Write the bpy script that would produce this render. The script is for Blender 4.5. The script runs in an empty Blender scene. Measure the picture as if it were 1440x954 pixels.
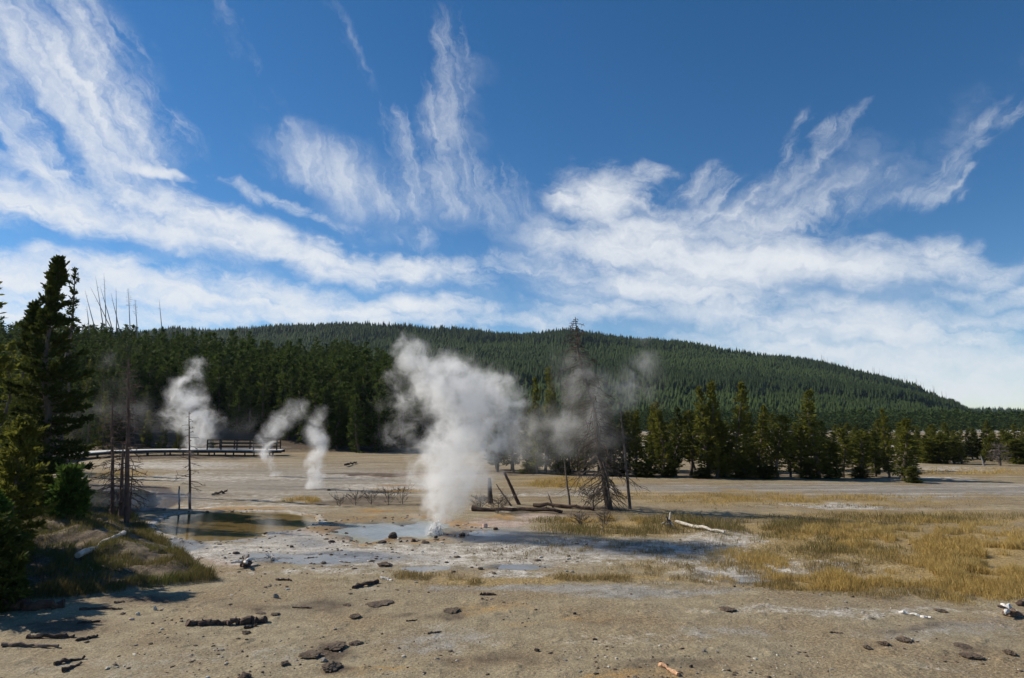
import bpy, math, random
import numpy as np
from mathutils import Vector

SC = bpy.context.scene
COL = SC.collection
rng = np.random.default_rng(7)
random.seed(7)

# ------------------------------------------------------------------ camera
F = 960.0
HC = 4.5
HOR = 590.0
P = math.atan((HOR - 477.0) / F)
CP, SP = math.cos(P), math.sin(P)
K = HC * F

cam_d = bpy.data.cameras.new('camera')
cam_d.lens = 24.0
cam_d.sensor_width = 36.0
cam_d.clip_end = 30000.0
cam_d.clip_start = 0.1
cam = bpy.data.objects.new('camera', cam_d)
COL.objects.link(cam)
cam.location = (0, 0, HC)
cam.rotation_euler = (math.pi / 2 + P, 0, 0)
SC.camera = cam


def ray(px, py):
    """direction scaled so that its depth (y) is 1"""
    cx, cy = (px - 720.0) / F, (477.0 - py) / F
    d = np.array([cx, CP - SP * cy, SP + CP * cy])
    return d / d[1]


def project(x, y, z):
    f = y * CP + (z - HC) * SP
    u = -y * SP + (z - HC) * CP
    return 720 + F * x / f, 477 - F * u / f


def at(px, py, Y):
    d = ray(px, py)
    return np.array([d[0] * Y, Y, HC + d[2] * Y])


def basin_pix(x, y):
    """where the basin point (x, y, 0) shows in the photograph"""
    f = np.maximum(y * CP - HC * SP, 2.5)
    return 720 + F * x / f, 477 + F * (y * SP + HC * CP) / f


def basin_y(py):
    c = (477.0 - py) / F
    return -HC * (CP - SP * c) / (SP + CP * c)


def x_at(px, y):
    return (px - 720) / F * np.maximum(y * CP - HC * SP, 2.5)


# ------------------------------------------------------------------ noise
def _hash(ix, iy, s):
    h = np.sin(ix * 127.1 + iy * 311.7 + s * 74.7) * 43758.5453
    return h - np.floor(h)


def vn(x, y, s=0):
    ix, iy = np.floor(x), np.floor(y)
    fx, fy = x - ix, y - iy
    fx = fx * fx * (3 - 2 * fx)
    fy = fy * fy * (3 - 2 * fy)
    a, b = _hash(ix, iy, s), _hash(ix + 1, iy, s)
    c, d = _hash(ix, iy + 1, s), _hash(ix + 1, iy + 1, s)
    return (a + (b - a) * fx) * (1 - fy) + (c + (d - c) * fx) * fy


def fbm(x, y, s=0, o=4):
    r, a, t = 0.0, 0.5, 0.0
    for k in range(o):
        r = r + a * vn(x * 2 ** k + 17 * k, y * 2 ** k - 9 * k, s + k)
        t += a
        a *= 0.5
    return r / t


def sm(t):
    t = np.clip(t, 0, 1)
    return t * t * (3 - 2 * t)


# ------------------------------------------------------------------ terrain
LS_X = [-900, -200, 0, 100, 200, 300, 400, 480, 560, 620, 700, 780]
LS_Y = [430, 446, 458, 460, 468, 475, 483, 489, 500, 525, 560, 592]
HR_X = [-900, 0, 230, 350, 430, 540, 650, 740, 800, 870, 950, 1050, 1150, 1250, 1310, 1345, 1370, 1400, 2300]
HR_Y = [480, 470, 464, 457, 452, 454, 462, 466, 463, 467, 478, 492, 505, 530, 550, 564, 576, 588, 590]
YF, YR = 96.0, 168.0
H0, H1 = 400.0, 1000.0
POOL = [(221, 739), (229, 730), (246, 724), (290, 720.5), (350, 720), (405, 722), (442, 727), (448, 736),
        (412, 745), (376, 748), (366, 751), (373, 754), (350, 757), (322, 760), (290, 761), (256, 757), (231, 749)]
GEY = [(452, 750), (478, 741), (500, 734), (545, 735), (590, 731), (630, 738), (660, 747), (645, 753), (606, 758), (560, 759), (520, 763), (485, 756)]
PUD = [(252, 767, 42, 7), (478, 788, 80, 7), (726, 797, 38, 4.5), (1050, 815, 26, 5), (1132, 812, 16, 3), (690, 750, 36, 4), (600, 800, 40, 4), (380, 781, 36, 5)]
LONE = (3, 4, 5)
DPOND = [(108, 706), (128, 692), (170, 686), (215, 690), (232, 704), (214, 714), (150, 716)]


def pin(poly, px, py, ys=4.0):
    """signed distance to a polygon (positive inside), vertical pixels stretched by ys"""
    pts = np.array(poly, float)
    X, Y = px, py * ys
    pts = pts * np.array([1, ys])
    best = np.full(np.shape(X), 1e9)
    inside = np.zeros(np.shape(X), bool)
    n = len(pts)
    for i in range(n):
        a, b = pts[i], pts[(i + 1) % n]
        e = b - a
        t = np.clip(((X - a[0]) * e[0] + (Y - a[1]) * e[1]) / (e @ e), 0, 1)
        d = np.hypot(X - a[0] - t * e[0], Y - a[1] - t * e[1])
        best = np.minimum(best, d)
        c = ((a[1] > Y) != (b[1] > Y)) & (X < (b[0] - a[0]) * (Y - a[1]) / (b[1] - a[1] + 1e-12) + a[0])
        inside ^= c
    return np.where(inside, best, -best)


def bank_mask(px, py):
    d1 = (px - 150) * 0.78 - (py - 690) * 0.98     # right edge, towards the tip of grass
    d1 = -d1 / 1.25
    d2 = (822 + (290 - px) * 0.105) - py
    d3 = py - (700 - (150 - np.clip(px, -400, 150)) * 0.12)
    return np.minimum(np.minimum(d1, d2 * 1.4), d3 * 2.0)


def hill_z(px, Y):
    ys = np.interp(px, HR_X, HR_Y)
    zr = np.maximum((HOR - ys) / F * H1 + HC - 14, 0)
    t = np.clip((Y - H0) / (H1 - H0), 0, 1)
    z = zr * t ** 1.12
    z = np.where(Y > H1, zr * (1 - 0.5 * sm((Y - H1) / 900)), z)
    y2 = np.interp(px, [1150, 1350, 1440, 1600, 2300], [590, 574, 575, 566, 560])
    z2 = np.maximum((HOR - y2) / F * 1900 + HC - 14, 0) * sm((Y - 900) / 1000)
    return np.maximum(z, z2), t


def H(x, y):
    x = np.asarray(x, float)
    y = np.asarray(y, float)
    ys = np.maximum(y, 4.0)
    px, py = basin_pix(x, ys)
    z = (fbm(x * .35, y * .35, 3, 3) - .5) * .10 + (fbm(x * 1.3, y * 1.3, 5, 3) - .5) * .06
    near = sm((60 - ys) / 30)
    z = z * (0.35 + 0.65 * near)
    # rough clods in the foreground
    z = z + near * (np.maximum(fbm(x * 2.6, y * 2.6, 9, 3) - .62, 0) * .12) * sm((py - 800) / 40)
    # left bank
    bm = bank_mask(px, py)
    z = z + sm(bm / 110.0) * 0.70 + sm(bm / 14.0) * 0.10 + sm((bm - 60) / 150.) * 0.5
    z = z + sm(bm / 30.0) * (fbm(x * .9, y * .9, 12, 5) - .5) * .60
    # right grass hummocks
    z = z + sm((px - 780) / 60) * sm((py - 700) / 20) * sm((850 - py) / 40) * (fbm(x * .5, y * .5, 31, 3) - .45) * .22
    # level wet flat in front of the pools
    rz = np.sqrt(((px - 505) / 430.) ** 2 + ((py - 784) / 52.) ** 2)
    zw = sm((1.25 - rz) / .3) * (1 - sm((bm + 6) / 14.))
    z = z * (1 - zw) + zw * (.016 + (fbm(x * 1.4, y * 1.4, 47, 3) - .5) * .020)
    # pools, with an uneven shore
    shore = (fbm(x * .9, y * .9, 44, 4) - .5) * 26
    d = pin(POOL, px, py) + shore * .5 + 3
    off = d < -18
    z = np.where(d > -70, z * (1 - sm((d + 70) / 34)) + .02 * sm((d + 56) / 24) - 0.24 * sm((d + 3) / 14), z)
    d = pin(GEY, px, py) + shore * 2.6
    z = np.where((d > -120) & off, z * (1 - sm((d + 120) / 44)) + .015 * sm((d + 100) / 30) - 0.08 * sm((d + 3) / 22), z)
    d = pin(DPOND, px, py) + shore
    z = np.where((d > -84) & off, z * (1 - sm((d + 84) / 44)) + .02 * sm((d + 66) / 26) - 0.24 * sm((d + 3) / 14), z)
    for i, (cx, cy, rx, ry) in enumerate(PUD):
        r_ = np.sqrt(((px - cx) / rx) ** 2 + ((py - cy) / ry) ** 2) + shore * (.075 if i not in LONE else .032)
        if i in LONE:
            w_ = sm((3.1 - r_) / .9)
            z = z * (1 - w_) + w_ * (.012 - .040 * sm((1.2 - r_) / .6))
        else:
            z = z - .045 * sm((1.3 - r_) / .7)
    # forested slope on the left
    yt = np.interp(px, LS_X, LS_Y)
    zr = np.maximum((HOR - yt) / F * YR + HC - 6.5, 0)
    t = np.clip((ys - YF) / (YR - YF), 0, 1)
    zl = zr * t ** 0.95
    zl = np.where(ys > YR, zr * (1 - .55 * sm((ys - YR) / 160)), zl)
    z = z + zl
    hz, _ = hill_z(px, ys)
    return np.maximum(z, hz + np.where(ys > 380, (fbm(x * .012, y * .012, 40, 3) - .5) * 14 * sm((ys - 420) / 200) * sm(hz / 20), -1))


_YS = np.exp(np.linspace(math.log(8.0), math.log(900.0), 5000))


def hit(px, py):
    d = ray(px, py)
    x, z = d[0] * _YS, HC + d[2] * _YS
    g = H(x, _YS)
    k = np.argmax(z < g)
    if k == 0:
        k = len(_YS) - 1
    a, b = z[k - 1] - g[k - 1], z[k] - g[k]
    t = a / (a - b + 1e-12)
    Y = _YS[k - 1] + (_YS[k] - _YS[k - 1]) * t
    X = d[0] * Y
    return np.array([X, Y, float(H(X, Y))])


def top_height(px, py, Y):
    return at(px, py, Y)[2]


# ------------------------------------------------------------------ mesh builder
class MB:
    def __init__(s):
        s.v, s.f, s.m, s.t, s.n = [], [], [], [], 0

    def add(s, V, Fc, mat=0, tint=0.5):
        V = np.asarray(V, np.float32).reshape(-1, 3)
        Fc = np.asarray(Fc, np.int32)
        s.v.append(V)
        s.f.append(Fc + s.n)
        s.m.append(np.full(len(Fc), mat, np.int32))
        s.t.append(np.broadcast_to(np.asarray(tint, np.float32), (len(V),)).copy())
        s.n += len(V)

    def tube(s, pts, rad, n=6, mat=0, tint=0.5, cap=True):
        pts = np.asarray(pts, float)
        rad = np.broadcast_to(np.asarray(rad, float), (len(pts),))
        tg = np.gradient(pts, axis=0)
        tg /= np.linalg.norm(tg, axis=1)[:, None] + 1e-9
        ref = np.array([0, 0, 1.0]) if abs(tg[0][2]) < .9 else np.array([1.0, 0, 0])
        a = np.cross(tg, ref)
        a /= np.linalg.norm(a, axis=1)[:, None] + 1e-9
        b = np.cross(tg, a)
        th = np.linspace(0, 2 * np.pi, n, endpoint=False)
        V = pts[:, None, :] + rad[:, None, None] * (np.cos(th)[None, :, None] * a[:, None, :] + np.sin(th)[None, :, None] * b[:, None, :])
        m = len(pts)
        i = np.arange(m - 1)[:, None] * n
        j = np.arange(n)[None, :]
        q = np.stack([i + j, i + (j + 1) % n, i + n + (j + 1) % n, i + n + j], -1).reshape(-1, 4)
        s.add(V.reshape(-1, 3), q, mat, tint)
        if cap:
            for e, r in ((0, 1), (m - 1, -1)):
                ring = V[e]
                c = ring.mean(0)
                VV = np.vstack([ring, c])
                k = np.arange(n)
                s.add(VV, np.stack([k, (k + 1) % n, np.full(n, n)], -1)[:, ::-r], mat, tint)

    def box(s, c, sx, sy, sz, rot=0.0, mat=0):
        x, y, z = sx / 2, sy / 2, sz / 2
        V = np.array([[-x, -y, -z], [x, -y, -z], [x, y, -z], [-x, y, -z], [-x, -y, z], [x, -y, z], [x, y, z], [-x, y, z]])
        cr, sr = math.cos(rot), math.sin(rot)
        V = V @ np.array([[cr, sr, 0], [-sr, cr, 0], [0, 0, 1]]) + np.asarray(c)
        s.add(V, [[0, 3, 2, 1], [4, 5, 6, 7], [0, 1, 5, 4], [1, 2, 6, 5], [2, 3, 7, 6], [3, 0, 4, 7]], mat)

    def mesh(s, name, mats, smooth=False):
        me = bpy.data.meshes.new(name)
        V = np.vstack(s.v)
        me.vertices.add(len(V))
        me.vertices.foreach_set('co', V.ravel())
        loops = np.concatenate([f.ravel() for f in s.f])
        tot = np.concatenate([np.full(len(f), f.shape[1], np.int32) for f in s.f])
        st = np.concatenate([[0], np.cumsum(tot)[:-1]]).astype(np.int32)
        me.loops.add(len(loops))
        me.loops.foreach_set('vertex_index', loops.astype(np.int32))
        me.polygons.add(len(tot))
        me.polygons.foreach_set('loop_start', st)
        try:
            me.polygons.foreach_set('loop_total', tot)
        except Exception:
            pass
        me.polygons.foreach_set('material_index', np.concatenate(s.m))
        me.polygons.foreach_set('use_smooth', np.full(len(tot), smooth, bool))
        at_ = me.attributes.new('tint', 'FLOAT', 'POINT')
        at_.data.foreach_set('value', np.concatenate(s.t))
        for m in mats:
            me.materials.append(m)
        me.update(calc_edges=True)
        me.validate()
        return me


def link(name, me, parent=None, loc=None, rz=0.0):
    o = bpy.data.objects.new(name, me)
    COL.objects.link(o)
    if parent is not None:
        o.parent = parent
    if loc is not None:
        o.location = loc
    if rz:
        o.rotation_euler = (0, 0, rz)
    return o


def tag(o, label, cat, group=None, kind=None):
    if label:
        o['label'] = label
    if cat:
        o['category'] = cat
    if group:
        o['group'] = group
    if kind:
        o['kind'] = kind
    return o


def struct(name, me, loc=None):
    o = link(name, me, loc=loc)
    o['kind'] = 'structure'
    return o


def thing(name, label, cat, loc, rz=0.0, group=None):
    o = bpy.data.objects.new(name, None)
    o.empty_display_size = 0.2
    COL.objects.link(o)
    o.location = loc
    o.rotation_euler = (0, 0, rz)
    return tag(o, label, cat, group)


# ------------------------------------------------------------------ node helpers
class NT:
    def __init__(s, tree):
        s.t = tree
        s.N, s.L = tree.nodes, tree.links

    def put(s, sock, v):
        if v is None:
            return
        if isinstance(v, bpy.types.NodeSocket):
            s.L.new(v, sock)
        else:
            if sock.type == 'RGBA' and hasattr(v, '__len__') and len(v) == 3:
                v = (*v, 1)
            sock.default_value = v

    def m(s, op, a, b=None, c=None, clamp=False):
        n = s.N.new('ShaderNodeMath')
        n.operation = op
        n.use_clamp = clamp
        for i, v in enumerate((a, b, c)):
            s.put(n.inputs[i], v)
        return n.outputs[0]

    def vm(s, op, a, b=None, out=0):
        n = s.N.new('ShaderNodeVectorMath')
        n.operation = op
        s.put(n.inputs[0], a)
        if op == 'SCALE':
            s.put(n.inputs[3], b)
        else:
            s.put(n.inputs[1], b)
        return n.outputs[out]

    def noise(s, vec, scale, detail=4, rough=.5, dist=0.0, col=False, lac=2.0):
        n = s.N.new('ShaderNodeTexNoise')
        s.put(n.inputs['Vector'], vec)
        s.put(n.inputs['Scale'], scale)
        n.inputs['Detail'].default_value = detail
        n.inputs['Roughness'].default_value = rough
        n.inputs['Lacunarity'].default_value = lac
        n.inputs['Distortion'].default_value = dist
        return n.outputs['Color' if col else 'Fac']

    def vor(s, vec, scale, out='Distance', feature='F1', rnd=1.0):
        n = s.N.new('ShaderNodeTexVoronoi')
        n.feature = feature
        s.put(n.inputs['Vector'], vec)
        n.inputs['Scale'].default_value = scale
        n.inputs['Randomness'].default_value = rnd
        return n.outputs[out]

    def mr(s, v, a, b, c=0.0, d=1.0, smooth=False):
        n = s.N.new('ShaderNodeMapRange')
        n.interpolation_type = 'SMOOTHSTEP' if smooth else 'LINEAR'
        n.clamp = True
        for i, q in enumerate((v, a, b, c, d)):
            s.put(n.inputs[i], q)
        return n.outputs[0]

    def mix(s, f, a, b, blend='MIX'):
        n = s.N.new('ShaderNodeMix')
        n.data_type = 'RGBA'
        n.blend_type = blend
        s.put(n.inputs[0], f)
        s.put(n.inputs[6], a)
        s.put(n.inputs[7], b)
        return n.outputs[2]

    def attr(s, name, out='Fac'):
        n = s.N.new('ShaderNodeAttribute')
        n.attribute_name = name
        return n.outputs[out]

    def mapping(s, vec, loc=(0, 0, 0), rot=(0, 0, 0), scale=(1, 1, 1), typ='POINT'):
        n = s.N.new('ShaderNodeMapping')
        n.vector_type = typ
        s.put(n.inputs['Vector'], vec)
        if typ != 'VECTOR':
            n.inputs['Location'].default_value = loc
        n.inputs['Rotation'].default_value = rot
        n.inputs['Scale'].default_value = scale
        return n.outputs[0]

    def bump(s, h, strength=.5, dist=.05):
        n = s.N.new('ShaderNodeBump')
        n.inputs['Strength'].default_value = strength
        n.inputs['Distance'].default_value = dist
        s.put(n.inputs['Height'], h)
        return n.outputs[0]

    def sep(s, v, color=False):
        n = s.N.new('ShaderNodeSeparateColor' if color else 'ShaderNodeSeparateXYZ')
        s.put(n.inputs[0], v)
        return n.outputs

    def pos(s):
        return s.N.new('ShaderNodeNewGeometry').outputs['Position']

    def obj(s):
        return s.N.new('ShaderNodeTexCoord').outputs['Object']

    def rnd(s):
        return s.N.new('ShaderNodeObjectInfo').outputs['Random']


def material(name):
    m = bpy.data.materials.new(name)
    m.use_nodes = True
    t = NT(m.node_tree)
    t.N.clear()
    out = t.N.new('ShaderNodeOutputMaterial')
    return m, t, out


def principled(t, out, col, rough=.8, normal=None, spec=.3, trans=None, ior=1.45):
    n = t.N.new('ShaderNodeBsdfPrincipled')
    t.put(n.inputs['Base Color'], col)
    t.put(n.inputs['Roughness'], rough)
    t.put(n.inputs['Specular IOR Level'], spec)
    n.inputs['IOR'].default_value = ior
    if normal is not None:
        t.L.new(normal, n.inputs['Normal'])
    sh = n.outputs[0]
    if trans is not None:
        tr = t.N.new('ShaderNodeBsdfTranslucent')
        t.put(tr.inputs['Color'], trans[1])
        mx = t.N.new('ShaderNodeMixShader')
        mx.inputs[0].default_value = trans[0]
        t.L.new(sh, mx.inputs[1])
        t.L.new(tr.outputs[0], mx.inputs[2])
        sh = mx.outputs[0]
    t.L.new(sh, out.inputs['Surface'])
    return n


def mat_needles(name, ca, cb, cc, tr=.3):
    m, t, out = material(name)
    r = t.rnd()
    c = t.mix(t.attr('tint'), ca, cb)
    c = t.mix(t.m('MULTIPLY', r, .8), c, cc)
    big = t.noise(t.pos(), .8, 2)
    c = t.mix(t.mr(big, .35, .7), c, t.mix(.5, c, cb))
    principled(t, out, c, .75, spec=.08, trans=(tr, c))
    return m


def mat_wood(name, ca, cb, scale=6.0, bump=.6):
    m, t, out = material(name)
    p = t.obj()
    g = t.noise(t.mapping(p, scale=(scale, scale, scale * .35)), 1.0, 6, .65)
    g2 = t.noise(p, scale * 4, 4, .6)
    c = t.mix(t.mr(g, .3, .7), ca, cb)
    c = t.mix(t.mr(g2, .55, .8), c, t.mix(.6, c, (ca[0] * .5, ca[1] * .5, ca[2] * .5)))
    principled(t, out, c, .85, t.bump(t.m('ADD', g, t.m('MULTIPLY', g2, .4)), bump, .03))
    return m


def mat_rock(name, ca, cb, scale=5.0):
    m, t, out = material(name)
    p = t.obj()
    g = t.noise(p, scale, 6, .65)
    g2 = t.noise(p, scale * 5, 4, .6)
    c = t.mix(t.mr(g, .3, .7), ca, cb)
    c = t.mix(t.mr(g2, .5, .75), c, t.mix(.5, c, cb))
    principled(t, out, c, .85, t.bump(t.m('ADD', g, t.m('MULTIPLY', g2, .5)), .7, .03))
    return m


def mat_grass(name, ca, cb, cc, tr=.35):
    m, t, out = material(name)
    c = t.mix(t.attr('tint'), ca, cb)
    p = t.pos()
    c = t.mix(t.mr(t.noise(p, .45, 3, .6), .42, .66), c, cc)
    principled(t, out, c, .7, spec=.2, trans=(tr, c))
    return m


M = {}
M['needle_line'] = mat_needles('pine_needles', (.048, .062, .013), (.165, .168, .030), (.110, .112, .020), .45)
M['needle_slope'] = mat_needles('slope_needles', (.018, .036, .009), (.088, .112, .022), (.042, .066, .014), .35)
M['needle_dark'] = mat_needles('dark_needles', (.024, .036, .010), (.075, .088, .018), (.046, .060, .013), .3)  # darker needle copy; shade of dim and backlit pines put into the colour
M['needle_bright'] = mat_needles('young_needles', (.040, .080, .016), (.090, .135, .026), (.06, .10, .02), .35)
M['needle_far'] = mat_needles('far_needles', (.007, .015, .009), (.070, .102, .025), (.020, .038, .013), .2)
M['bark'] = mat_wood('pine_bark', (.075, .055, .042), (.16, .125, .10))
M['bark_red'] = mat_wood('reddish_dead_bark', (.075, .042, .032), (.20, .125, .095))
M['dead'] = mat_wood('dead_wood', (.062, .048, .040), (.17, .145, .125))
M['snag'] = mat_wood('grey_snag_wood', (.16, .15, .145), (.30, .285, .27))
M['dead_dark'] = mat_wood('dark_dead_wood', (.040, .031, .025), (.115, .092, .074))
M['log_dark'] = mat_wood('charred_log', (.040, .026, .020), (.12, .075, .055))
M['log_red'] = mat_wood('brown_log', (.10, .065, .050), (.24, .17, .13))
M['log_pale'] = mat_wood('weathered_log', (.30, .275, .24), (.58, .54, .48))
M['log_bone'] = mat_wood('bleached_wood', (.45, .42, .38), (.80, .77, .72))
M['log_orange'] = mat_wood('fresh_split_wood', (.40, .20, .10), (.72, .46, .28))
M['rock_dark'] = mat_rock('dark_rock', (.035, .025, .020), (.10, .07, .055))
M['rock_grey'] = mat_rock('grey_rock', (.16, .14, .118), (.31, .275, .235))
M['rock_pale'] = mat_rock('pale_rock', (.38, .34, .28), (.62, .58, .50))
M['rock_pink'] = mat_rock('pink_rock', (.42, .27, .22), (.66, .50, .44))
M['clod'] = mat_rock('dark_clod', (.052, .037, .026), (.165, .120, .082), 9.0)
M['straw'] = mat_grass('golden_grass', (.33, .225, .068), (.66, .475, .165), (.48, .36, .14))
M['olive'] = mat_grass('olive_grass', (.12, .105, .036), (.33, .26, .10), (.20, .155, .06))
M['bankg'] = mat_grass('bank_grass', (.085, .078, .022), (.25, .19, .075), (.13, .135, .035))
M['tuft'] = mat_grass('tuft_grass', (.17, .13, .050), (.42, .31, .13), (.27, .20, .085))


def mat_ground():
    m, t, out = material('basin_ground')
    p = t.pos()
    n1 = t.noise(p, .35, 5, .6)
    n2 = t.noise(p, 2.2, 6, .62)
    n3 = t.noise(p, 14, 5, .65)
    n4 = t.noise(p, 34, 4, .75)
    pe = t.vor(p, 16)
    A, B = t.attr('zone_a', 'Color'), t.attr('zone_b', 'Color')
    a = t.sep(A, True)
    b = t.sep(B, True)
    aw = t.attr('zone_a', 'Alpha')
    ba = t.attr('zone_b', 'Alpha')
    jit = t.m('MULTIPLY', t.m('SUBTRACT', n2, .5), 1.1)
    jit2 = t.m('MULTIPLY', t.m('SUBTRACT', n3, .5), .7)

    def w(s, k=1.0):
        j = t.m('MULTIPLY', t.m('ADD', jit, jit2), k)
        return t.mr(t.m('ADD', s, t.m('MULTIPLY', j, t.mr(s, 0.0, .25))), .18, .72, smooth=True)
    c = t.mix(t.mr(n2, .3, .7), (.230, .187, .116), (.390, .331, .216))
    c = t.mix(t.mr(n1, .45, .62), c, t.mix(t.mr(n3, .3, .7), (.200, .150, .086), (.335, .262, .158)))
    c = t.mix(w(a[1]), c, t.mix(t.mr(n2, .3, .7), (.22, .205, .175), (.37, .35, .31)))
    c = t.mix(w(b[2]), c, t.mix(t.mr(n3, .3, .7), (.20, .145, .060), (.44, .32, .14)))
    c = t.mix(w(ba), c, t.mix(t.mr(n2, .3, .7), (.33, .235, .195), (.52, .43, .37)))
    c = t.mix(w(a[0]), c, t.mix(t.mr(t.m('ADD', n2, t.m('MULTIPLY', jit2, .6)), .3, .7), (.20, .185, .16), (.66, .625, .56)))
    c = t.mix(w(b[0]), c, t.mix(t.mr(n2, .3, .7), (.26, .135, .035), (.44, .27, .09)))
    c = t.mix(w(b[1]), c, t.mix(t.mr(n3, .3, .7), (.050, .036, .024), (.15, .11, .075)))
    # streaks left by runoff across the far flat
    st = t.noise(t.mapping(p, scale=(.10, .75, 1)), 1.0, 7, .68)
    far = t.mr(t.sep(p)[1], 24, 42)
    c = t.mix(far, c, t.mix(1.0, c, t.mix(t.mr(st, .36, .64), (.68, .65, .62), (1.22, 1.20, 1.16)), 'MULTIPLY'))
    c = t.mix(t.m('MULTIPLY', far, t.mr(st, .58, .70, 0, .7)), c, (.50, .47, .42))
    # specks of dark debris and pale pebbles
    sp = t.vor(p, 7.5)
    spm = t.m('MULTIPLY', t.mr(sp, .10, .16, 1, 0), t.mr(t.noise(p, 1.1, 3), .5, .62))
    c = t.mix(t.m('MULTIPLY', spm, .8), c, (.07, .05, .038))
    sp2 = t.mr(t.vor(t.mapping(p, loc=(3.1, 1.7, 0)), 10), .09, .15, 1, 0)
    c = t.mix(t.m('MULTIPLY', t.m('MULTIPLY', sp2, t.mr(n1, .4, .6)), .55), c, (.62, .58, .50))
    c = t.mix(1.0, c, t.mix(t.mr(n3, .28, .72), (.66, .65, .63), (1.22, 1.22, 1.22)), 'MULTIPLY')
    c = t.mix(1.0, c, t.mix(t.mr(n4, .32, .68), (.52, .50, .48), (1.40, 1.40, 1.40)), 'MULTIPLY')
    wet = w(aw, .8)
    c = t.mix(wet, c, t.mix(1.0, c, (.50, .52, .56), 'MULTIPLY'))
    rough = t.m('SUBTRACT', .92, t.m('MULTIPLY', wet, .62))
    h = t.m('ADD', t.m('MULTIPLY', n3, 1.0), t.m('ADD', t.m('MULTIPLY', n4, .35), t.m('MULTIPLY', pe, -.25)))
    h = t.m('MULTIPLY', h, t.m('SUBTRACT', 1.0, t.m('MULTIPLY', wet, .75)))
    principled(t, out, c, rough, t.bump(h, .55, .05), spec=.3)
    return m


def mat_forest_floor():
    m, t, out = material('forest_floor')
    p = t.pos()
    n = t.noise(p, .12, 6, .65)
    c = t.mix(t.mr(n, .35, .65), (.030, .040, .018), (.080, .088, .038))
    fl = t.attr('plain')
    n2 = t.noise(t.mapping(p, scale=(.25, 1, 1)), .09, 6, .65)
    c2 = t.mix(t.mr(n2, .4, .6), (.30, .27, .22), (.60, .57, .52))
    c = t.mix(t.m('MULTIPLY', fl, t.mr(n2, .36, .5)), c, c2)
    principled(t, out, c, .95, t.bump(n, .5, 1.0))
    return m


def mat_water(name, col, rough=.03, rip=.10, scale=3.0, spec=.5, edge=None):
    m, t, out = material(name)
    p = t.pos()
    n = t.noise(t.mapping(p, scale=(1, .45, 1)), scale, 4, .6)
    n2 = t.noise(p, .7, 4, .6)
    c = t.mix(t.mr(n2, .35, .65), col, [q * .72 for q in col])
    if edge:
        c = t.mix(t.mr(t.m('ADD', t.attr('tint'), t.m('MULTIPLY', t.m('SUBTRACT', n2, .5), .7)), .15, .55, 1, 0), c, edge)
    principled(t, out, c, rough, t.bump(n, rip, .05), spec=spec, ior=1.33)
    return m


# ------------------------------------------------------------------ ground sheet
def ell(px, py, cx, cy, rx, ry, k=1.0, ang=0.0):
    dx, dy = px - cx, py - cy
    if ang:
        a = math.radians(ang)
        dx, dy = dx * math.cos(a) + dy * math.sin(a), -dx * math.sin(a) + dy * math.cos(a)
    r = np.sqrt((dx / rx) ** 2 + (dy / ry) ** 2)
    return k * np.clip(1.35 - r, 0, 1)


def zmax(px, py, L):
    v = np.zeros(np.shape(px))
    for e in L:
        v = np.maximum(v, ell(px, py, *e))
    return v


PALE = [(300, 775, 110, 16, .95), (430, 768, 120, 20, .85), (560, 783, 160, 20, .7), (760, 778, 230, 22, .6), (930, 775, 120, 22, .6),
        (690, 716, 40, 5, .9), (1000, 770, 90, 26, .6), (1050, 800, 110, 20, .7), (1180, 800, 90, 14, .5),
        (330, 715, 170, 7, .6), (540, 684, 100, 4, .8), (470, 672, 120, 4, .5), (250, 655, 110, 7, .85), (300, 672, 160, 6, .55), (420, 701, 220, 5, .45), (640, 672, 60, 4, .5), (1180, 712, 90, 4, .9), (780, 695, 120, 5, .5),
        (1170, 862, 330, 8, .42), (900, 905, 140, 15, .24), (1300, 935, 190, 15, .2), (1400, 860, 80, 8, .3), (430, 805, 120, 8, .4),
        (1330, 660, 110, 5, .5), (1300, 673, 110, 2.5, .6), (1000, 640, 460, 12, .28), (1100, 625, 600, 8, .5), (720, 806, 60, 5, .6), (230, 740, 30, 8, .7)]
GREY = [(1250, 690, 560, 11, .8), (700, 765, 190, 22, .7), (640, 895, 120, 24, .5), (330, 920, 180, 20, .3), (150, 935, 200, 30, .3),
        (820, 830, 300, 8, .7), (420, 680, 260, 34, .62), (1330, 890, 160, 16, .45), (700, 750, 50, 12, .9), (500, 795, 120, 12, .6), (1000, 895, 110, 14, .4)]
WET = [(480, 786, 120, 10, .95), (725, 796, 55, 6, 1.), (1052, 815, 40, 8, .9), (252, 766, 50, 9, 1.), (330, 742, 130, 24, .7), (550, 747, 120, 16, .8),
       (690, 755, 70, 10, .8), (860, 775, 130, 10, .5), (170, 700, 70, 18, .8), (620, 800, 60, 6, .5), (1130, 812, 30, 6, .7), (430, 765, 60, 10, .5), (380, 785, 60, 10, .7)]
ORANGE = [(520, 945, 90, 10, .38), (900, 952, 160, 9, .38), (690, 857, 80, 7, .38), (1240, 905, 90, 10, .3), (800, 875, 80, 6, .3), (470, 752, 24, 7, .6), (525, 722, 58, 6, .55), (420, 728, 50, 7, .5), (570, 688, 55, 4, .6), (330, 717, 110, 4, .6), (470, 750, 50, 8, .6), (630, 735, 40, 6, .6), (560, 758, 90, 3, .6), (700, 726, 30, 4, .5)]
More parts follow.
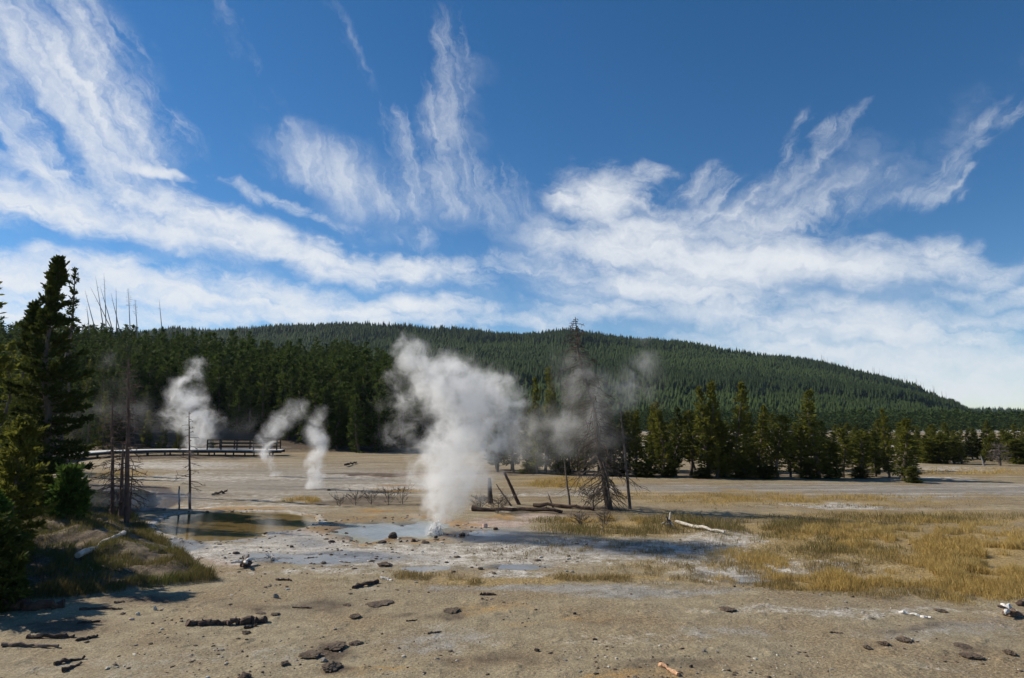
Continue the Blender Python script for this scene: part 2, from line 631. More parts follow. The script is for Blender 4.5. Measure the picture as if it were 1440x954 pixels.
SOIL_SHADE = [(470, 850, 70, 12, .5), (700, 930, 120, 10, .48), (380, 850, 100, 8, .45), (960, 940, 100, 10, .45), (1300, 885, 120, 8, .45), (560, 835, 200, 5, .3), (250, 900, 90, 12, .35), (820, 880, 120, 8, .3), (520, 704, 90, 9, .6), (120, 690, 40, 14, .9), (450, 915, 55, 16, .75), (470, 940, 40, 10, .7), (640, 862, 50, 8, .55), (200, 848, 110, 7, .6), (60, 880, 100, 16, .6),  # dark soil and char; the lower left edge patch paints a tree shadow
        (660, 752, 40, 6, .6), (690, 760, 60, 4, .5), (1240, 908, 50, 8, .4), (1360, 915, 50, 8, .4), (510, 668, 90, 2, .8), (830, 720, 90, 8, .5), (760, 665, 200, 4, .6), (1100, 668, 220, 4, .6), (240, 643, 160, 4, .8), (560, 861, 40, 4, .4)]
STRAW = [(1330, 785, 220, 50, 1.), (1120, 760, 150, 30, .9), (1250, 730, 250, 14, .9), (1200, 818, 190, 16, .9), (900, 740, 120, 20, .9), (800, 678, 80, 9, .9), (1020, 700, 200, 12, .7),
         (760, 815, 260, 9, .7), (950, 795, 150, 16, .45), (430, 703, 30, 6, .9), (1370, 664, 110, 8, .7), (820, 760, 120, 8, .4), (160, 668, 60, 7, .7), (1240, 706, 240, 6, .5)]
PINK = [(690, 735, 65, 7, 1.), (420, 757, 60, 10, .8), (300, 790, 70, 8, .5), (560, 668, 110, 6, .5), (900, 668, 300, 4, .35), (760, 725, 70, 5, .6)]

M['ground'] = mat_ground()
M['floor'] = mat_forest_floor()


def grid_mesh(name, s, Ys, mat, zones):
    nr, nc = len(Ys), len(s)
    Yg = np.repeat(Ys[:, None], nc, 1)
    Xg = s[None, :] * np.maximum(Yg, 8.0)
    Z = H(Xg, Yg)
    V = np.stack([Xg, Yg, Z], -1).reshape(-1, 3)
    i = np.arange(nr - 1)[:, None] * nc
    j = np.arange(nc - 1)[None, :]
    q = np.stack([i + j, i + j + 1, i + nc + j + 1, i + nc + j], -1).reshape(-1, 4)
    b = MB()
    b.add(V, q)
    me = b.mesh(name, [mat], True)
    yy = np.maximum(Yg, 4.0)
    px, py = basin_pix(Xg, yy)
    px, py = px.ravel(), py.ravel()
    x, y = Xg.ravel(), Yg.ravel()
    if zones:
        wx = (fbm(x * .5, y * .5, 50, 4) - .5)
        wy = (fbm(x * .5, y * .5, 60, 4) - .5)
        sc = np.clip((py - 590) / 200, .15, 1.2)
        qx, qy = px + wx * 110 * sc, py + wy * 26 * sc
        bm = bank_mask(px, py)
        za = np.zeros((len(x), 4), np.float32)
        zb = np.zeros((len(x), 4), np.float32)
        za[:, 0] = zmax(qx, qy, PALE)
        za[:, 1] = zmax(qx, qy, GREY)
        za[:, 3] = zmax(px + wx * 60 * sc, py + wy * 14 * sc, WET)
        zb[:, 0] = zmax(qx, qy, ORANGE)
        zb[:, 1] = np.maximum(zmax(qx, qy, SOIL_SHADE), sm(bm / 10) * np.clip(.85 - .5 * fbm(x * .8, y * .8, 77, 3), 0, 1))
        zb[:, 1] = np.maximum(zb[:, 1], sm((y - 90) / 12) * sm((600 - px) / 60))
        zb[:, 2] = np.maximum(zmax(qx, qy, STRAW), sm((bm - 20) / 30) * fbm(x * .6, y * .6, 88, 3) * 1.0)
        zb[:, 3] = zmax(qx, qy, PINK)
        dp = pin(DPOND, px, py)
        zb[:, 1] = np.maximum(zb[:, 1], sm((dp + 34) / 20) * .95)
        for c in (0, 1):
            za[:, c] *= 1 - sm((dp + 34) / 20)
        k = sm(bm / 12)
        for c in (0, 1, 3):
            za[:, c] *= 1 - k
        # mineral rims of the pools
        for poly, col in ((POOL, 0), (GEY, 0)):
            d = pin(poly, px, py) + (fbm(x * .9, y * .9, 44, 4) - .5) * (13 if poly is POOL else 68) + (3 if poly is POOL else 0)
            rim = np.clip(1 - np.abs(d + 4) / 9, 0, 1)
            if poly is POOL:
                za[:, 0] = np.maximum(za[:, 0], rim * .75)
            else:
                zb[:, 0] = np.maximum(zb[:, 0], np.clip(1 - np.abs(d + 8) / 14, 0, 1) * .55)
        for nm, z in (('zone_a', za), ('zone_b', zb)):
            at_ = me.attributes.new(nm, 'FLOAT_COLOR', 'POINT')
            at_.data.foreach_set('color', z.ravel())
    else:
        pl = (sm((px - 820) / 120) * sm((330 - y) / 60)).astype(np.float32)
        at_ = me.attributes.new('plain', 'FLOAT', 'POINT')
        at_.data.foreach_set('value', pl)
    return me


s_mid = np.linspace(-.95, .95, 900)
s_out = np.linspace(1.0, 2.6, 34)
S = np.concatenate([-s_out[::-1], s_mid, s_out])
pys = np.concatenate([np.arange(1060, 860, -.8), np.arange(860, 700, -.55), np.arange(700, 640, -.5), np.arange(640, 610.5, -.7)])
YA = np.concatenate([[-300, -60, -5, 3, 6, 7.5, 9], basin_y(pys), [236.0]])
struct('ground', grid_mesh('ground', S, YA, M['ground'], True))
S2 = np.concatenate([-s_out[::-1], np.linspace(-.95, .95, 300), s_out])
YB = np.concatenate([[236.0], np.linspace(240, 420, 30), np.linspace(430, 1010, 110), np.linspace(1020, 2100, 40), [2650.0]])
struct('hills', grid_mesh('hills', S2, YB, M['floor'], False))


def water_sheet(name, poly, z, mat, grow=1.03, jag=.0, seed=0):
    pts = np.array(poly, float)
    # refine + jitter the outline, lay it on the plane z
    out = []
    n = len(pts)
    for i in range(n):
        a, b = pts[i], pts[(i + 1) % n]
        for k in range(6):
            out.append(a + (b - a) * k / 6)
    out = np.array(out)
    c = out.mean(0)
    r = np.random.default_rng(seed)
    out = c + (out - c) * grow * (1 + jag * (r.random((len(out), 1)) - .5))
    w = []
    for p in np.vstack([c[None], out]):
        d = ray(*p)
        Y = (z - HC) / d[2]
        w.append((d[0] * Y, Y, z))
    w = np.array(w)
    m = len(out)
    b = MB()
    rings = [0.0, .35, .7, .9, 1.0]
    V = [w[0]]
    T = [1.0]
    for f in rings[1:]:
        V += list(w[0] + (w[1:] - w[0]) * f)
        T += [1 - f] * m
    Fq = []
    k = np.arange(m)
    b.add(np.array(V), np.stack([np.zeros(m, int), 1 + k, 1 + (k + 1) % m], -1), 0, np.array(T))
    base = b.f[-1]
    for r_ in range(len(rings) - 2):
        o1, o2 = 1 + r_ * m, 1 + (r_ + 1) * m
        Fq.append(np.stack([o1 + k, o2 + k, o2 + (k + 1) % m, o1 + (k + 1) % m], -1))
    q = np.vstack(Fq).astype(np.int32)
    b.f.append(q)
    b.m.append(np.zeros(len(q), np.int32))
    b.v.append(np.zeros((0, 3), np.float32))
    b.t.append(np.zeros(0, np.float32))
    return struct(name, b.mesh(name, [mat], True))


M['w_brown'] = mat_water('brown_pool_water', (.165, .112, .042), .06, .05, 2.0, .2, edge=(.25, .18, .075))
M['w_milk'] = mat_water('milky_pool_water', (.36, .39, .40), .14, .30, 6.0, .4, edge=(.30, .27, .16))
M['w_dark'] = mat_water('dark_pond_water', (.035, .045, .055), .05, .10, 3.0)
M['w_thin'] = mat_water('thin_water', (.25, .24, .22), .12, .2, 5.0, .3)
water_sheet('brown_pool_water', POOL, -.035, M['w_brown'], 1.22)
water_sheet('milky_pool_water', GEY, -.025, M['w_milk'], 1.25)
water_sheet('dark_pond_water', DPOND, -.035, M['w_dark'], 1.2)
water_sheet('shallow_water', [(214, 771), (262, 766), (330, 767.5), (440, 771), (560, 771), (660, 772), (780, 781), (800, 794), (760, 806), (600, 811), (450, 804), (340, 793), (240, 785)], -.004, M['w_thin'], 1.0, 0, 3)
for i, (cx, cy, rx, ry) in enumerate(PUD):
    if i not in LONE:
        continue
    a = np.linspace(0, 2 * np.pi, 18, endpoint=False)
    r = np.random.default_rng(90 + i)
    rr = 1.45 + .15 * r.random(18)
    water_sheet('puddle_water', np.stack([cx + rx * rr * np.cos(a), cy + ry * rr * np.sin(a)], -1), -.003, M['w_thin'], 1.0, 0, i)


# ------------------------------------------------------------------ conifers
def needle_tris(b, Pn, D, size, r, width=.34, tint=None, up=.25, spread=.65):
    n = len(Pn)
    v = D * .6 + r.normal(size=(n, 3)) * spread * .6
    v[:, 2] += up
    v /= np.linalg.norm(v, axis=1)[:, None] + 1e-9
    sd = np.cross(v, r.normal(size=(n, 3)))
    sd /= np.linalg.norm(sd, axis=1)[:, None] + 1e-9
    L = size * (.6 + .8 * r.random(n))[:, None]
    W = L * width * .5
    V = np.stack([Pn - sd * W * .6, Pn + sd * W * .6, Pn + v * L * .6 + sd * W, Pn + v * L, Pn + v * L * .6 - sd * W], 1).reshape(-1, 3)
    k = np.arange(n)[:, None] * 5
    tri = k + np.array([[0, 1, 2, 3, 4]])
    tt = r.random(n) if tint is None else tint
    b.add(V, tri, 0, np.repeat(np.clip(tt, 0, 1), 5))


def conifer(seed, Ht, R, base=.12, nb=90, per=26, size=.28, top=.55, gaps=.15, wood=False, prof=.75, lean=0.0, width=.34, fat=0.0):
    r = np.random.default_rng(seed)
    tk, cr = MB(), MB()
    hs = np.linspace(0, 1, 9)
    wob = np.cumsum(r.normal(size=(9, 2)) * .012 * Ht, 0)
    wob -= wob[0]
    tp = np.stack([wob[:, 0] + lean * hs * Ht, wob[:, 1], hs * Ht * .985], -1)
    tp[0, 2] = -.15
    tk.tube(tp, .016 * Ht * (1 - hs) ** .8 + .012, 7)

    def axis(t):
        return np.stack([np.interp(t, hs, tp[:, i]) for i in range(3)], -1)
    Pn, Dn, Tn = [], [], []
    az = r.random() * 6.28
    lob = r.random(4) * 6.28
    for i in range(nb):
        u = (i + r.random()) / nb
        u = u ** 1.08
        t = base + (1 - base) * u
        az += 2.4 + r.normal() * .5
        if r.random() < gaps:
            continue
        rad = R * ((1 - u) ** prof * (1 - fat) + fat * (1 - u ** 4) ** .6) * min(1, .6 + u * 2.4) * (.62 + .55 * r.random())
        rad *= 1 + .16 * math.sin(az * 1 + lob[0]) + .18 * math.sin(u * 14 + lob[1])
        rad = max(rad, .05 * R)
        e = -.22 + u * (top + .22) + r.normal() * .12
        d = np.array([math.cos(az) * math.cos(e), math.sin(az) * math.cos(e), math.sin(e)])
        o = axis(t)
        L = rad / max(.5, math.cos(e))
        n = max(3, int(per * (.35 + .65 * rad / R)))
        s = (.12 + .88 * r.random(n) ** .75)
        sag = np.zeros((n, 3))
        sag[:, 2] = (s ** 2) * L * .16 - (s) * L * .10
        lat = np.cross(d, [0, 0, 1.0])
        off = r.normal(size=(n, 1)) * L * .16 * (1.15 - s)[:, None] * lat + r.normal(size=(n, 3)) * size * .28
        Pn.append(o + d * (s * L)[:, None] + sag + off)
        Dn.append(np.repeat(d[None], n, 0))
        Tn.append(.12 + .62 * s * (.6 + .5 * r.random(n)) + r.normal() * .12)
        if wood:
            ss = np.linspace(0, .85, 4)
            pp = o + d * (ss * L)[:, None]
            pp[:, 2] += ss ** 2 * L * .16 - ss * L * .10
            tk.tube(pp, np.linspace(.006 * Ht * (1 - u) + .008, .004, 4), 4, cap=False)
    # leader
    n = per
    Pn.append(axis(np.full(n, 1.0)) + np.stack([r.normal(size=n) * .04 * R, r.normal(size=n) * .04 * R, -r.random(n) * .05 * Ht], -1))
    Dn.append(np.tile([[0, 0, 1.0]], (n, 1)))
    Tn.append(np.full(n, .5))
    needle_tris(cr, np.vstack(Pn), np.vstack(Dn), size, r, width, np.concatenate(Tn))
    return tk, cr


def place_conifer(name, label, px, py, ptop, hw, variants, group=None, cat='tree', loc=None, rz=None):
    """a tree from the variant list, scaled so it runs from the ground up to pixel row ptop"""
    p = hit(px, py) if loc is None else np.asarray(loc)
    zt = top_height(px, ptop, p[1])
    hgt = max(zt - p[2], .3)
    wid = hw * p[1] / F
    k = random.randrange(len(variants))
    tm, cm = variants[k]
    t = thing(name, label, cat, p, random.random() * 6.28 if rz is None else rz, group)
    t.scale = (wid, wid, hgt / 8.0)
    link('trunk', tm, t)
    link('crown', cm, t)
    return t


def make_variants(nm, n, mat, seed, bark='bark', **kw):
    out = []
    for i in range(n):
        tk, cr = conifer(seed + i, 8.0, 1.0, **kw)
        out.append((tk.mesh(nm + '_trunk', [M[bark]]), cr.mesh(nm + '_crown', [M[mat]])))
    return out


LINE = make_variants('line_pine', 9, 'needle_line', 100, base=.09, nb=116, per=32, size=.27, gaps=.21, prof=.72)
SHADE = make_variants('shade_pine', 3, 'needle_dark', 140, base=.14, nb=96, per=28, size=.28, gaps=.25, prof=.72)
BUSHY = make_variants('bushy_pine', 4, 'needle_line', 160, base=.02, nb=90, per=36, size=.42, gaps=.08, prof=.55, fat=.35)
OPEN = make_variants('open_pine', 3, 'needle_line', 180, base=.30, nb=70, per=30, size=.34, gaps=.25, prof=.6, fat=.2)

# the tree line behind the flat: px, base row, top row, half width, variants, label
TL = [
    (700, 664, 566, 13, SHADE, 'dark conifer half hidden behind the big steam column, right of its foot'),
    (722, 664, 573, 12, SHADE, 'short dark conifer just right of the big steam column'),
    (743, 666, 558, 13, SHADE, 'dim conifer in the tree line one tree left of the tall spire above the steam'),
    (756, 667, 532, 11, LINE, 'slim conifer touching the left side of the tallest spire left of the dead tree'),
    (767, 666, 517, 13, LINE, 'tallest pointed conifer of the tree line left of the big dead tree'),
    (782, 667, 541, 12, LINE, 'conifer just right of the tallest spire left of the dead tree'),
    (801, 667, 534, 14, LINE, 'conifer rising straight behind the left branches of the big dead tree'),
    (822, 667, 552, 13, LINE, 'conifer behind the middle of the big dead tree'),
    (842, 667, 560, 14, SHADE, 'shaded conifer directly behind the trunk of the big dead tree'),
    (858, 668, 570, 12, LINE, 'short conifer behind the dead tree, right of its trunk'),
    (876, 668, 580, 12, SHADE, 'dark conifer behind the thin bare snag beside the dead tree'),
    (894, 668, 579, 13, LINE, 'broad low conifer just right of the thin bare snag'),
    (915, 670, 567, 12, LINE, 'conifer with a narrow top, second right of the thin bare snag'),
    (931, 671, 566, 15, LINE, 'full conifer with a lit left side, third right of the thin bare snag'),
    (951, 669, 575, 13, SHADE, 'dark rounded conifer left of the open yellowish one in the tree line'),
    (971, 669, 579, 15, OPEN, 'open yellowish conifer left of the tall twin pair'),
    (995, 671, 546, 18, LINE, 'left one of the two tall conifers that stand touching in the tree line'),
    (1008, 672, 537, 17, LINE, 'right and taller one of the two touching conifers in the tree line'),
    (1021, 672, 592, 15, BUSHY, 'short bushy conifer at the foot of the tall touching pair'),
    (1037, 672, 539, 17, LINE, 'tall column shaped conifer standing alone right of the touching pair'),
    (1056, 670, 600, 12, SHADE, 'low dark conifer right of the tall column shaped one'),
    (1072, 672, 571, 15, LINE, 'medium conifer left of the one with a leaning bare trunk'),
    (1095, 673, 585, 16, OPEN, 'conifer with a bare leaning trunk at the right of the tree line'),
    (1112, 671, 618, 12, SHADE, 'small dark conifer right of the leaning trunk'),
    (1127, 672, 600, 13, LINE, 'small conifer left of the tall spire at the right of the tree line'),
    (1152, 673, 550, 20, LINE, 'tall narrow topped conifer with a wide base, the tallest right of the leaning trunk'),
    (1168, 673, 622, 13, BUSHY, 'dark bushy young conifer at the foot of the tall narrow topped one'),
    (1186, 672, 603, 13, OPEN, 'small open conifer with a bare trunk, second right of the tall spire'),
    (1214, 672, 606, 15, OPEN, 'see-through small conifer left of the last pair in the tree line'),
    (1232, 671, 622, 10, LINE, 'smallest thin conifer left of the last pair in the tree line'),
    (1251, 672, 576, 11, LINE, 'slim tall conifer behind the last full tree of the tree line'),
    (1270, 675, 589, 20, LINE, 'last full conifer at the right end of the tree line'),
    (1283, 679, 657, 10, BUSHY, 'low dark bush at the foot of the last tree of the tree line'),
]
TS = {}
for (px, py, pt, hw, var, lab) in TL:
    place_conifer('conifer', lab, px, py, pt, hw * 1.12, var, 'conifers of the tree line behind the flat')
for i in range(26):
    px = 690 + 600 * (i + random.random() * .8) / 26
    place_conifer('conifer', 'dim conifer of the second row standing behind the tree line', px, 661 + 3 * random.random(), 575 + 30 * random.random() + max(0, px - 1050) * .09, 13 + 4 * random.random(),
                  SHADE if random.random() < .5 else LINE, 'second row conifers behind the tree line')
# low bushes under the tree line
for i, (px, py, pt, hw, lab) in enumerate([
        (908, 671, 650, 16, 'low green bush under the conifers just right of the thin bare snag'),
        (940, 671, 655, 12, 'low bush at the foot of the tree line left of the touching pair'),
        (985, 672, 658, 14, 'low bush directly below the touching conifers'),
        (1048, 673, 645, 16, 'rounded dark bush below the column shaped conifer'),
        (1075, 673, 655, 18, 'wide dark bush left of the leaning trunk'),
        (1138, 673, 648, 15, 'dark bush left of the foot of the tall narrow topped conifer'),
        (1205, 673, 657, 13, 'pale green bush under the see-through conifer'),
        (870, 669, 652, 14, 'low dark bush behind the foot of the thin bare snag'),
        (790, 667, 652, 16, 'low dark bush behind the left branches of the dead tree'),
        (740, 666, 652, 14, 'low dark bush right of the foot of the big steam column')]):
    place_conifer('bush', lab, px, py, pt, hw, BUSHY, 'bushes under the tree line', 'bush')

# scattered far trees on the plain at the right
FT = []
rr = np.random.default_rng(55)
for px, py, pt, hw in [(1308, 652, 617, 11), (1322, 652, 611, 12), (1343, 652, 614, 13), (1352, 653, 622, 11), (1384, 651, 617, 8), (1433, 653, 618, 14),
                       (1300, 650, 622, 8), (1415, 648, 610, 9), (1398, 646, 606, 9), (1368, 646, 604, 8), (1452, 652, 606, 12), (1480, 654, 600, 14), (1335, 645, 605, 8),
                       (1176, 640, 598, 9), (1200, 640, 602, 8), (1228, 642, 606, 9), (1262, 642, 602, 8), (1290, 640, 600, 8), (1310, 640, 598, 8)]:
    place_conifer('conifer', 'small far conifer standing on the pale plain behind the right of the tree line', px, py, pt, hw, LINE if rr.random() < .6 else BUSHY,
                  'small conifers on the pale plain')


for i in range(34):
    px = 1288 + 190 * (i + rr.random()) / 34
    by = 634 + 16 * rr.random()
    place_conifer('conifer', 'small far conifer standing on the pale plain behind the right of the tree line', px, by, by - 26 - 20 * rr.random(), 7 + 6 * rr.random(), LINE if rr.random() < .7 else SHADE,
                  'small conifers on the pale plain')
for i in range(64):
    px = 690 + 600 * (i + rr.random()) / 64
    by = 628 + 16 * rr.random()
    place_conifer('conifer', 'small far conifer standing on the pale plain behind the right of the tree line', px, by, by - 26 - 26 * rr.random(), 8 + 6 * rr.random(), LINE if rr.random() < .6 else SHADE,
                  'small conifers on the pale plain')

# ------------------------------------------------------------------ left slope forest
def slope_tree_mesh(seed):
    tk, cr = conifer(seed, 8.0, 1.0, base=.06, nb=60, per=22, size=.42, gaps=.1, prof=.7)
    for V, Fc, m_, t_ in zip(tk.v, tk.f, tk.m, tk.t):
        pass
    off = cr.n
    cr.v += tk.v
    cr.f += [f + off for f in tk.f]
    cr.m += [m_ + 1 for m_ in tk.m]
    cr.t += tk.t
    cr.n += tk.n
    return cr


SL = [slope_tree_mesh(300 + i) for i in range(6)]
SLM = [b.mesh('slope_pine', [M['needle_slope'], M['bark']]) for b in SL]
r = np.random.default_rng(11)
cand = []
n = 0
while n < 9000:
    Y = 90 + 108 * r.random() ** .8
    px = -330 + 1030 * r.random()
    if r.random() > (Y / 240) + .25:
        continue
    x = x_at(px, Y)
    yf = 93 + 7 * vn(px * .02, 0 * px, 5) + (8 if px < 400 else 0)
    if px > 560:
        yf += (px - 560) * .05
    if Y < yf:
        continue
    n += 1
    cand.append((x, Y, px))
# thin to a minimum spacing
cell = {}
keep = []
for (x, Y, px) in cand:
    sp_ = 1.75 if Y < 130 else 2.3
    k = (int(x // 2.3), int(Y // 2.3))
    ok = True
    for i in (-1, 0, 1):
        for j in (-1, 0, 1):
            for (a, b_) in cell.get((k[0] + i, k[1] + j), ()):
                if (a - x) ** 2 + (b_ - Y) ** 2 < sp_ ** 2:
                    ok = False
    if ok:
        cell.setdefault(k, []).append((x, Y))
        keep.append((x, Y, px))
keep.sort(key=lambda q: q[1])
N_IND = 170
zz = H(np.array([q[0] for q in keep]), np.array([q[1] for q in keep]))
mass = MB()
ind = 0
for i, (x, Y, px) in enumerate(keep):
    h = (5.2 + 3.2 * r.random()) * (1.0 if Y > 125 else 1.15) * (.75 + .5 * float(vn(np.float64(x * .08), np.float64(Y * .08), 8)))
    w = (.85 + .5 * r.random()) * (.75 + h / 16)
    if ind < N_IND and -60 < px < 620:
        o = link('conifer', SLM[r.integers(6)], None, (x, Y, zz[i]), r.random() * 6.28)
        o.scale = (w, w, h / 8)
        tag(o, 'green conifer packed among others along the foot of the forested slope on the left', 'tree', 'conifers at the foot of the left slope')
        ind += 1
    else:
        if Y > 236 and px > 640:
            continue
        b = SL[r.integers(6)]
        # a sparser version of the tree for the mass
        V = b.v[0].reshape(-1, 5, 3)
        stepn = 2 if Y < 140 else 3
        sel = np.arange(r.integers(stepn), len(V), stepn)
        a = r.random() * 6.28
        Vt = V[sel]
        cen = Vt.mean(1, keepdims=True)
        Vt = cen + (Vt - cen) * (1.15 if stepn == 2 else 1.35)
        ca, sa = math.cos(a), math.sin(a)
        Vt = Vt @ np.array([[ca, sa, 0], [-sa, ca, 0], [0, 0, 1]]) * np.array([w, w, h / 8]) + np.array([x, Y, zz[i]])
        tt = b.t[0].reshape(-1, 5)[sel] * .8 + (r.random() - .4) * .35
        kk = np.arange(len(sel))[:, None] * 5 + np.arange(5)[None]
        mass.add(Vt.reshape(-1, 3), kk, 0, np.clip(tt, 0, 1).ravel())
print('slope trees', len(keep), 'individual', ind)
tag(link('slope_forest', mass.mesh('slope_forest', [M['needle_slope']])), 'dense conifer forest covering the slope on the left', 'forest', kind='stuff')

# ------------------------------------------------------------------ far forest on the hill
r = np.random.default_rng(21)


def far_tree(kind):
    b = MB()
    n = 6
    th = np.linspace(0, 2 * np.pi, n, endpoint=False)
    V, Fc, T = [], [], []
    tiers = [(0.10, .55, 1.0), (.40, 1.0, .72)]
    o = 0
    for z0, z1, rad in tiers:
        ring = np.stack([np.cos(th + z0 * 9) * rad, np.sin(th + z0 * 9) * rad, np.full(n, z0)], -1)
        V.append(np.vstack([ring, [[0, 0, z1]]]))
        k = np.arange(n)
        Fc.append(np.stack([o + k, o + (k + 1) % n, np.full(n, o + n)], -1))
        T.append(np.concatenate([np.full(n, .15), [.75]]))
        o += n + 1
    return np.vstack(V), np.vstack(Fc), np.concatenate(T)


FV, FF, FTt = far_tree(0)
NT_ = 84000
Yc = 225 + (1080 - 225) * r.random(NT_) ** .75
pxc = -150 + 1750 * r.random(NT_)
keepm = ~((pxc < 560) & (Yc < 420))
far2 = r.random(NT_) < .10
Yc = np.where(far2 & (pxc > 1150), 1100 + 850 * r.random(NT_), Yc)
# density: thinner on the plain
pl = np.where(Yc < 330, .42 + .3 * (pxc < 860), 1.0)
keepm &= r.random(NT_) < pl * np.clip(Yc / 700 + .35, 0, 1)
Yc, pxc = Yc[keepm], pxc[keepm]
xc = x_at(pxc, Yc)
zc = H(xc, Yc)
ppx, ppy = project(xc, Yc, zc)
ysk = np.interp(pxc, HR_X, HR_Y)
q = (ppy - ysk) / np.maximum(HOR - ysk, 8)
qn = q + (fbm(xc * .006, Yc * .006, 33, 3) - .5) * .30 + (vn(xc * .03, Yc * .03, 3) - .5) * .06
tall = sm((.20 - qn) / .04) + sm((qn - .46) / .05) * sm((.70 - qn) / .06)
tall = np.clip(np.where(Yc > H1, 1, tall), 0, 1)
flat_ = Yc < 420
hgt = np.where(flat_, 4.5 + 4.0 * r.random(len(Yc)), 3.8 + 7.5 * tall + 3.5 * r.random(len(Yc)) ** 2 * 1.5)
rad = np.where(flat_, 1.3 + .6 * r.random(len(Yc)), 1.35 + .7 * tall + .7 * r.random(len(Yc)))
tin = np.clip(.78 - .74 * tall + (r.random(len(Yc)) - .5) * .35 + (fbm(xc * .009, Yc * .009, 71, 4) - .5) * 1.3, 0, 1)  # older tall stands darker; hillside shade and sunlit patches painted into the tint
nT = len(Yc)
th = r.random(nT) * 6.28
ca, sa = np.cos(th), np.sin(th)
jit = 1 + (r.random((nT, len(FV))) - .5) * .7
X = (FV[None, :, 0] * ca[:, None] - FV[None, :, 1] * sa[:, None]) * jit * rad[:, None] + xc[:, None]
Yv = (FV[None, :, 0] * sa[:, None] + FV[None, :, 1] * ca[:, None]) * jit * rad[:, None] + Yc[:, None]
Z = FV[None, :, 2] * hgt[:, None] + zc[:, None]
fb = MB()
near_ = Yc < 430
for i in np.nonzero(near_)[0]:
    b = SL[i % 6]
    V = b.v[0].reshape(-1, 5, 3)[(i % 9)::9]
    cen = V.mean(1, keepdims=True)
    V = (cen + (V - cen) * 2.0) * np.array([rad[i] * .95, rad[i] * .95, hgt[i] / 8])
    V = V @ np.array([[ca[i], sa[i], 0], [-sa[i], ca[i], 0], [0, 0, 1]]) + (xc[i], Yc[i], zc[i])
    kk = np.arange(len(V))[:, None] * 5 + np.arange(5)[None]
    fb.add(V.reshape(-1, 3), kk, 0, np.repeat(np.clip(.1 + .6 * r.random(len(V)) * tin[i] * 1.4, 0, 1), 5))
print('far plain trees', near_.sum())
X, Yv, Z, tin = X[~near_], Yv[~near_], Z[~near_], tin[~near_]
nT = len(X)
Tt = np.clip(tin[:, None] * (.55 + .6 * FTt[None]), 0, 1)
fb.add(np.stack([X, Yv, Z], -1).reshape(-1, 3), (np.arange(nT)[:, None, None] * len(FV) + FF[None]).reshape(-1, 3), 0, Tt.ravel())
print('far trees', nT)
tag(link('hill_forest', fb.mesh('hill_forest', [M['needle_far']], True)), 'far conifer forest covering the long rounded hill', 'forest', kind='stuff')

# burnt snags on the right skyline of the hill
sb = MB()
sb.tube([(0, 0, -2), (0, 0, 5), (.15, .1, 11)], [.28, .22, .08], 4)
snm = sb.mesh('skyline_snag', [M['snag']])
r = np.random.default_rng(5)
for i in range(46):
    px = 1160 + 195 * r.random()
    Yq = H1 - 15 * r.random()
    x = x_at(px, Yq)
    o = link('dead_snag', snm, None, (x, Yq, float(H(x, Yq)) + 4), r.random() * 6)
    o.scale = (1, 1, 1.0 + .9 * r.random())
    tag(o, 'tiny bare burnt trunk standing on the right skyline of the hill', 'snag', 'burnt trunks on the hill skyline')

# ------------------------------------------------------------------ near trees on the left
r = np.random.default_rng(3)


def pine(name, label, px, py, ptop, R, mat, Y=None, group=None, seed=1, **kw):
    if Y is None:
        p = hit(px, py)
    else:
        x = x_at(px, Y)
        p = np.array([x, Y, float(H(x, Y))])
    h = top_height(px, ptop, p[1]) - p[2]
    tk, cr = conifer(seed, h, R * p[1] / F, **kw)
    t = thing(name, label, 'tree', p, 0, group)
    link('trunk', tk.mesh(name + '_trunk', [M['bark']], True), t)
    link('crown', cr.mesh(name + '_crown', [M[mat]]), t)
    return t


